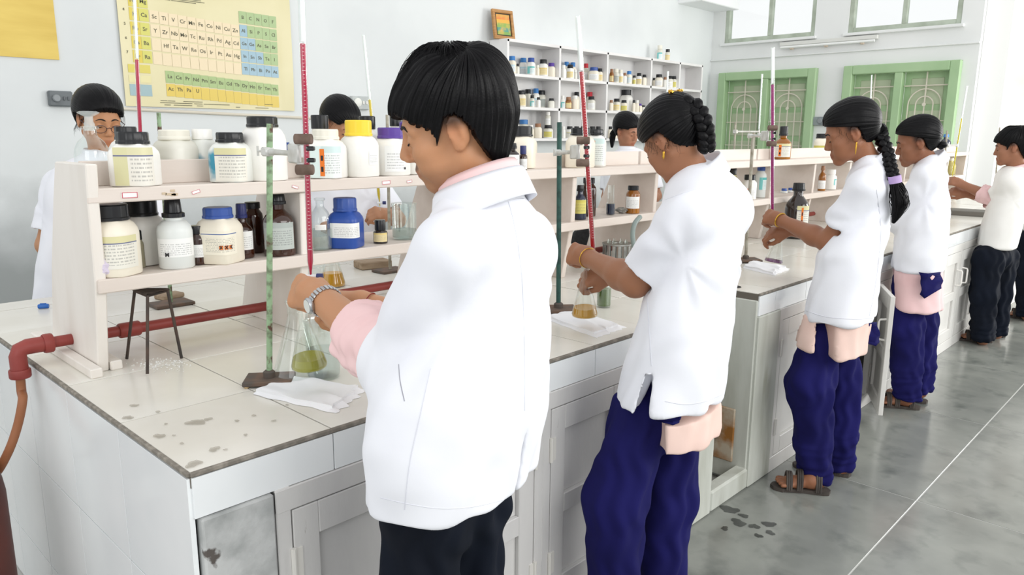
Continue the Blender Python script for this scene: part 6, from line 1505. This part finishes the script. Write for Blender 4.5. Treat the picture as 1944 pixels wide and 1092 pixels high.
# wrist watch
def watch(root, base, J, wr, el, r):
    d = nrm(wr-el); c = wr-d*.018; t = link('wrist_watch', None, root); t.location = (0, 0, 0)
    u = nrm(-FH*.55-RH*.75+np.array([0, 0, -.1])); u = nrm(u-d*(u@d)); v = np.cross(d, u); m = MB(); n = 26
    for i in range(n):
        a = 2*math.pi*i/n; p = c+(r+.001)*(math.cos(a)*u*1.06+math.sin(a)*v)-base
        M_ = Matrix((tuple(d), tuple(-math.sin(a)*u+math.cos(a)*v), tuple(math.cos(a)*u+math.sin(a)*v))).transposed(); m.box(p, (.017, (r*6.2)/n*.86, .0035), M=M_, bev=.001)
    bpy.data.objects.remove(t); o = m.build('watch_strap', STEEL, root)
    m = MB(); m.lathe([(.0, -.002), (.0165, -.002), (.0185, .002), (.0185, .005), (.016, .008), (.0, .008)], c+u*(r+.002)-base, 24, ax=tuple(u)); w_ = m.build('watch_case', STEEL, root)
    m = MB(); m.lathe([(.0, .0082), (.0145, .0082), (.0145, .0088), (0, .0088)], c+u*(r+.002)-base, 24, ax=tuple(u)); m.build('dial', mat('watch_dial', 'd7dcd8', .2), root)
watch(R1, base1, J1, J1(610, 566, .22), J1(766, 702, -.02), .033)
bangle(R1, base1, J1(700, 582, .31), J1(850, 640, .26)-J1(686, 576, .32), .033, .0015, mat('thread', '8a3a2c', .8), 'wrist_thread')

# ---- woman with the gold hair clip
def hair_bun(hd, root, base, J):
    hair_pulled(pole=(-.90, 0, -.06), seed=8, vol=1.15, fuzz=60)(hd, root, base, J)
    m = MB()      # rolled plait at the nape
    P = [hd.w1(q) for q in ((-.085, .01, .075), (-.118, .0, .045), (-.128, .004, .005), (-.122, .006, -.035), (-.105, .004, -.070), (-.088, .0, -.092))]
    braid(root, base, P, .024, .020, 2.6, name='plait')
    m = MB(); rg = np.random.default_rng(5)
    for k in range(26): q = hd.w1((-.090+rg.normal(0, .006), rg.uniform(-.030, .030), .119+rg.normal(0, .003))); m.lathe([(0, -.004), (.0038, -.002), (.0038, .002), (0, .004)], q-base, 8, ax=tuple(rg.normal(0, 1, 3)))
    m.build('hair_clip', GOLD, root)
def earring(hd, root, base, sy=1, drop=.018):
    q = hd.w1((-.002, sy*.083, -.040)); m = MB(); m.lathe([(0, .004), (.003, .003), (.0035, 0), (.0028, -.004), (.0034, -.010), (.0022, -drop*.8), (0, -drop)], q-base, 10); m.build('earring', GOLD, root)
R2, hd2, base2, J2 = person('woman with a gold hair clip in a short-sleeved white coat and navy trousers', 2.10, 106,
    [(318, 1304, 1378, .0), (332, 1285, 1398), (352, 1268, 1412), (385, 1260, 1421), (440, 1256, 1420), (510, 1240, 1409), (570, 1218, 1400), (620, 1205, 1398), (680, 1188, 1393), (740, 1168, 1382), (776, 1160, 1376)],
    dict(c=(1277, 266, .0), heading=84, pitch=34, roll=6, k=.85),
    [dict(sh=(1308, 408, -.11), el=(1206, 536, -.02), wr=(1122, 492, .20), r=(.044, .041, .026), st=.84, sr=(.064, .070), k=.012, hand=dict(to=(1088, 482, .25), back=(-.25, .35, -.88), side=-1, curls=(1.2, 1.2, 1.15, 1.1), thumb=((.35, .4), -.55), tc=.6, k=.95)),
     dict(sh=(1385, 400, .11), el=(1300, 530, .24), wr=(1160, 520, .26), r=(.044, .040, .025), st=.8, sr=(.064, .070), hand=dict(to=(1125, 525, .265), back=(.2, .6, -.6), side=1, curls=(1.0, 1.0, .95, .9), thumb=((.5, .4), -.4), tc=.6, k=.92))],
    legs=[[(1222, 790, -.05, .085), (1168, 950, -.07, .088), (1170, 1130, -.06, .075), (1178, 1290, -.06, .070)], [(1284, 790, .05, .082), (1268, 950, .08, .082), (1255, 1100, .08, .072), (1250, 1230, .08, .068)]],
    neck=(1322, 318, .0), skin='9c6c50', vox=.0045, cvox=.006, hairspec=hair_bun, folds=.007, seed=21, pads=.038, hem_rd=.006,
    slits=[((1238, 700, -.14), (1227, 782, -.14), .026, -FH-RH*.4)], hem=(1300, 780, -.15), seams=[dict(pts=[(1262, 762), (1300, 768), (1340, 762), (1372, 748)], r=.0012), dict(pts=[(1228, 560), (1232, 620), (1237, 695)], r=.0014), dict(pts=[(1350, 352), (1300, 366), (1262, 380)], r=.001)], feet=[((1195, 1300), (1130, 1290)), ((1262, 1240), (1200, 1225))],
    tunic=[dict(secs=[(760, 1178, 1374, .0), (800, 1180, 1376), (862, 1184, 1372)], hem=(1300, 852, -.14), mat=PINK2, cuts=[((1250, 760, -.1), (1249, 862, -.1), -1)])],
    shawl=dict(pts=[(1240, 768, -.19), (1260, 772, -.19), (1278, 774, -.185), (1293, 774, -.18), (1246, 800, -.195), (1262, 806, -.195), (1276, 805, -.19), (1288, 803, -.185)]))
earring(hd2, R2, base2)
bangle(R2, base2, J2(1117, 490, .205), J2(1206, 536, -.02)-J2(1122, 492, .2), .031, .0016, GOLD)

# ---- woman with the long braid
def hair_long(hd, root, base, J):
    hair_pulled(pole=(-.93, 0, -.28), seed=12, vol=1.15, fuzz=30, line=zline([(-.12, -.085), (-.085, -.082), (-.055, -.064), (-.035, -.036), (-.02, .024), (.012, .030), (.020, -.006), (.036, -.004), (.05, .020), (.066, .036), (.1, .050)]))(hd, root, base, J)
    braid(root, base, [hd.w1((-.105, 0, -.02)), J(1672, 258, -.02), J(1684, 290, -.06), J(1691, 318, -.09), J(1699, 343, -.12)], .026, .019, 4.0)
    bundle(root, base, [J(1700, 345, -.12), J(1705, 362, -.125), J(1708, 385, -.13), J(1703, 405, -.13), J(1695, 424, -.13)], [.018, .030, .034, .024, .006], 90, 3)
    m = MB(); m.tube([J(1698, 334, -.12)-base, J(1700, 347, -.12)-base], [.024, .024], 14); m.build('hair_band', mat('lilac_band', 'b9a0cf', .7), root)
R3, hd3, base3, J3 = person('woman with a long plaited braid in a white coat holding a purple flask', 3.05, 104,
    [(303, 1640, 1680, .0), (314, 1628, 1688), (330, 1616, 1693), (360, 1606, 1695), (420, 1586, 1693), (480, 1548, 1682), (540, 1536, 1673), (590, 1522, 1667), (616, 1522, 1664)],
    dict(c=(1614, 252, .0), heading=117, pitch=20, roll=4, k=.95),
    [dict(sh=(1640, 358, -.11), el=(1572, 460, -.02), wr=(1486, 420, .20), r=(.042, .039, .025), st=.68, sr=(.062, .070), k=.012, hand=dict(to=(1460, 412, .25), back=(-.2, .4, -.85), side=-1, curls=(1.1, 1.1, 1.0, .9), thumb=((.35, .4), -.5), tc=.6, k=.95)),
     dict(sh=(1676, 355, .11), el=(1610, 460, .24), wr=(1498, 436, .28), r=(.042, .038, .025), st=.7, sr=(.064, .07), hand=dict(to=(1476, 440, .30), back=(.2, .7, -.5), side=1, curls=(.8, .8, .75, .7), thumb=((.5, .4), -.4), tc=.5, k=.95))],
    legs=[[(1562, 640, -.04, .078), (1537, 730, -.06, .090), (1545, 830, -.05, .075), (1550, 912, -.05, .066)], [(1588, 640, .05, .078), (1597, 730, .09, .080), (1596, 820, .09, .070), (1594, 888, .09, .058)]],
    neck=(1655, 300, .0), skin='96654a', vox=.005, cvox=.007, hairspec=hair_long, folds=.007, seed=31, pads=.036, hem_rd=.006,
    hem=(1600, 616, -.15), seams=[dict(pts=[(1530, 590), (1570, 602), (1620, 606), (1656, 604)], r=.0016), dict(pts=[(1664, 360), (1672, 440), (1662, 540), (1650, 600)], r=.0016)], feet=[((1562, 936), (1470, 926)), ((1602, 902), (1512, 885))],
    tunic=[dict(secs=[(600, 1523, 1657), (640, 1515, 1652), (672, 1508, 1648)], hem=(1600, 682, -.15), mat=PINK2, cuts=[((1571, 600, -.1), (1568, 690, -.1), -1)]), dict(secs=[(594, 1523, 1655), (630, 1510, 1650), (662, 1502, 1645)], hem=(1520, 664, -.10), mat=PINK2, cuts=[((1548, 598, -.1), (1533, 668, -.1), 1)])],
    shawl=dict(pts=[(1632, 612, -.06), (1645, 612, -.05), (1656, 612, -.04), (1665, 612, -.03), (1636, 642, -.07), (1648, 654, -.06), (1660, 656, -.05), (1668, 650, -.04)]))
earring(hd3, R3, base3, 1, .045)
bangle(R3, base3, J3(1482, 418, .205), J3(1572, 460, -.02)-J3(1486, 420, .2), .030, .003, GOLD, 'bracelet')

# ---- third woman
def hair_sleek(hd, root, base, J):
    hair_pulled(pole=(-.90, 0, -.35), seed=15, vol=1.2, fuzz=0)(hd, root, base, J)
    m = MB(); m.lathe([(0, -.026), (.024, -.014), (.030, 0), (.024, .014), (0, .026)], hd.w1((-.112, 0, -.045))-base, 16); m.build('bun', HAIR, root)
R4, hd4, base4, J4 = person('woman with sleek tied hair, long white coat and pink tunic, third woman along the bench', 4.03, 104,
    [(297, 1757, 1790, .0), (305, 1746, 1795), (320, 1736, 1798), (345, 1728, 1801), (390, 1716, 1804), (430, 1700, 1804), (480, 1691, 1798), (520, 1689, 1791)],
    dict(c=(1740, 270, .0), heading=112, pitch=16, roll=4, k=.97),
    [dict(sh=(1756, 335, -.10), el=(1708, 420, .0), wr=(1722, 392, .26), r=(.042, .039, .025), st=1.5, sr=(.066, .064, .058), k=.012),
     dict(sh=(1776, 338, .10), el=(1750, 420, .22), wr=(1730, 400, .36), r=(.042, .038, .025), st=1.5, sr=(.062, .06, .055))],
    legs=[[(1728, 540, -.03, .080), (1720, 620, -.05, .082), (1722, 690, -.05, .076), (1722, 758, -.05, .068)], [(1752, 540, .07, .080), (1750, 620, .08, .076), (1748, 685, .08, .070), (1747, 744, .08, .062)]],
    neck=(1766, 301, .0), skin='8a5c44', vox=.006, cvox=.008, hairspec=hair_sleek, folds=.007, seed=41, pads=.036,
    hem=(1740, 519, -.14), feet=[((1736, 776), (1672, 770)), ((1750, 764), (1690, 755))],
    tunic=[dict(secs=[(510, 1694, 1790), (550, 1693, 1792), (590, 1691, 1791)], hem=(1735, 594, -.14), mat=PINK)],
    shawl=dict(pts=[(1744, 517, -.20), (1758, 518, -.20), (1772, 518, -.18), (1786, 517, -.16), (1749, 560, -.205), (1757, 568, -.205), (1770, 556, -.19), (1786, 548, -.17)]))
# ---- young man further on
R5, hd5, base5, J5 = person('young man in a white coat with rolled pink sleeves and black trousers', 5.40, 108,
    [(317, 1906, 1940, .0), (324, 1897, 1948), (336, 1890, 1952), (360, 1884, 1952), (385, 1878, 1947), (430, 1864, 1938), (475, 1854, 1926)],
    dict(c=(1921, 279, .0), heading=104, pitch=10, roll=2, k=1.02),
    [dict(sh=(1916, 348, -.10), el=(1886, 376, .05), wr=(1830, 352, .20), r=(.045, .040, .027), st=.75, sr=(.066, .066), k=.012, cuff=(-.1, .45, .058, .055, PINK, 1.1), hand=dict(to=(1815, 346, .22), back=(-.2, .5, -.8), side=-1, curls=(.9, .9, .9, .9), k=1)),
     dict(sh=(1940, 345, .10), el=(1900, 385, .2), wr=(1835, 368, .25), r=(.045, .040, .027), st=.75, sr=(.064, .064), cuff=(-.1, .4, .058, .055, PINK, 1.1), hand=dict(to=(1818, 364, .27), back=(-.2, .5, -.8), side=1, curls=(.9, .9, .9, .9), k=1))],
    legs=[[(1876, 490, -.08, .095), (1868, 560, -.08, .088), (1866, 610, -.08, .078), (1866, 645, -.08, .080)], [(1904, 490, .04, .09), (1896, 555, .04, .082), (1893, 600, .04, .072), (1892, 634, .04, .074)]],
    neck=(1930, 318, .0), female=False, skin='9b6b52', vox=.007, cvox=.009, trousers=BLACKT, coat=COATW, hairspec=hair_man(seed=9, ns=0, vol=.9), folds=.004, seed=51, pads=.038, collar=dict(inner=PINK, r=.006, z=-.004, iz=.014),
    hem=(1890, 474, -.14), feet=[((1876, 650), (1824, 645)), ((1900, 640), (1850, 632))])
# ---- last person at the right edge
R6, hd6, base6, J6 = person('person at the right edge in a white shirt and dark trousers, mostly out of frame', 6.10, 108,
    [(310, 1975, 2005, .0), (325, 1962, 2018), (350, 1955, 2020), (390, 1948, 2018), (430, 1938, 2008), (445, 1938, 2006)],
    dict(c=(1988, 275, .0), heading=150, pitch=14, roll=0, k=1.0),
    [dict(sh=(1985, 340, -.10), el=(1962, 400, .02), wr=(1925, 376, .2), r=(.045, .040, .027), st=.8, sr=(.066, .068)), dict(sh=(2008, 340, .1), el=(1990, 400, .2), wr=(1950, 380, .3), r=(.045, .040, .027), st=.8, sr=(.066, .068))],
    legs=[[(1958, 455, -.04, .10), (1952, 510, -.04, .09), (1950, 560, -.04, .076), (1950, 600, -.04, .078)], [(1985, 455, .09, .10), (1980, 510, .09, .085), (1978, 555, .09, .072), (1978, 592, .09, .074)]],
    neck=(1996, 314, .0), female=False, skin='9b6b52', vox=.009, cvox=.011, trousers=BLACKT, coat=COATW, hairspec=hair_man(seed=10, ns=0), folds=.004, seed=61, pads=.038, feet=[((1960, 606), (1915, 602)), ((1985, 598), (1940, 592))])

# ---- three women across the bench
def back_woman(label, px, Y, heading, secs, head, arms, neck, hairf, seed, skin='a9775a'):
    c = ony(px, 300, Y); D = dh(c)
    return person(label, D, heading, secs, head, arms, legs=plain_legs(c, heading, D), neck=neck, skin=skin, vox=.0065, cvox=.009, hairspec=hairf, folds=.004, seed=seed, pads=.036, coat=COAT, group='students across the bench')
def hair_fluffy(hd, root, base, J):
    hair_pulled(pole=(-.9, 0, .1), seed=25, vol=1.35, fuzz=110)(hd, root, base, J)
Rb1, hb1, bb1, Jb1 = back_woman('woman with glasses across the bench behind the stoppered glass bottle', 185, 2.2, 268,
    [(290, 168, 222, .0), (302, 146, 240), (318, 126, 262), (345, 116, 276), (420, 112, 280), (500, 104, 284), (570, 98, 288)], dict(c=(189, 228, .0), heading=272, pitch=15, roll=0, k=1.0),
    [dict(sh=(112, 348, .02), el=(88, 466, -.04), wr=(140, 478, -.28), r=(.044, .040, .026), st=.78, sr=(.062, .072), k=.012, hand=dict(to=(160, 470, -.36), back=(0, .8, .3), side=-1, curls=(.7, .7, .7, .7))),
     dict(sh=(276, 352, .08), el=(300, 450, .0), wr=(292, 420, -.22), r=(.044, .040, .026), st=.78, sr=(.062, .072), k=.012, hand=dict(to=(280, 408, -.28), back=(.6, .4, -.4), side=1, curls=(1.1, 1.1, 1.0, .9)))],
    (192, 288, .0), hair_fluffy, 71, 'b5835f')
# her glasses
gm = MB()
for sy in (1, -1):
    cen = hb1.w1((.098, sy*.033, -.014)); ax = hb1.R[:, 0]; u = hb1.R[:, 1]; v = hb1.R[:, 2]
    gm.tube([cen+.024*math.cos(a)*u+.016*math.sin(a)*v-bb1 for a in np.linspace(0, 2*math.pi, 25)], .0012, 6, cap=False)
    gm.tube([hb1.w1((.096, sy*.057, -.008))-bb1, hb1.w1((.06, sy*.078, -.002))-bb1, hb1.w1((-.01, sy*.080, .002))-bb1], .0018, 6)
gm.tube([hb1.w1((.1, -.010, -.010))-bb1, hb1.w1((.104, 0, -.006))-bb1, hb1.w1((.1, .010, -.010))-bb1], .0012, 6); gm.build('spectacles', mat('spectacle_frame', '3a2a30', .3), Rb1)
Rb2, hb2, bb2, Jb2 = back_woman('woman across the bench with bowed head behind the yellow-capped jar', 648, 2.15, 262,
    [(283, 622, 678, .0), (293, 604, 698), (306, 590, 716), (330, 582, 724), (400, 584, 722), (470, 588, 716), (520, 590, 712)], dict(c=(644, 236, .0), heading=278, pitch=34, roll=4, k=1.02),
    [dict(sh=(600, 330, .02), el=(596, 420, -.05), wr=(640, 440, -.26), r=(.044, .040, .026), st=.78, sr=(.062, .07), k=.012),
     dict(sh=(704, 328, .08), el=(756, 418, .0), wr=(738, 406, -.24), r=(.044, .040, .026), st=.78, sr=(.062, .07), k=.012, hand=dict(to=(714, 404, -.30), back=(.2, .5, -.6), side=1, curls=(1.0, 1.0, .9, .8)))],
    (650, 284, .0), hair_pulled(pole=(-.9, 0, .0), seed=26, vol=1.3, fuzz=20), 72, 'a97a5c')
def hair_tail(hd, root, base, J):
    hair_pulled(pole=(-.95, 0, -.1), seed=27, vol=1.2, fuzz=10)(hd, root, base, J)
    bundle(root, base, [hd.w1((-.105, 0, -.02)), hd.w1((-.125, .0, -.07)), hd.w1((-.12, 0, -.13)), hd.w1((-.105, 0, -.18))], [.022, .026, .022, .008], 40, 6)
Rb3, hb3, bb3, Jb3 = back_woman('woman across the bench seen in front of the wall shelf unit, looking down', 1196, 2.1, 285,
    [(283, 1176, 1212, .0), (289, 1164, 1226), (298, 1155, 1236), (320, 1148, 1242), (370, 1144, 1242), (430, 1144, 1238)], dict(c=(1190, 248, .0), heading=266, pitch=20, roll=-6, k=1.0),
    [dict(sh=(1160, 312, .0), el=(1152, 374, -.06), wr=(1175, 392, -.25), r=(.044, .040, .026), st=.80, sr=(.062, .07), k=.012), dict(sh=(1232, 310, .05), el=(1246, 372, .0), wr=(1230, 385, -.22), r=(.044, .040, .026), st=.8, sr=(.062, .07), k=.012)],
    (1192, 281, .0), hair_tail, 73, 'a5745a')
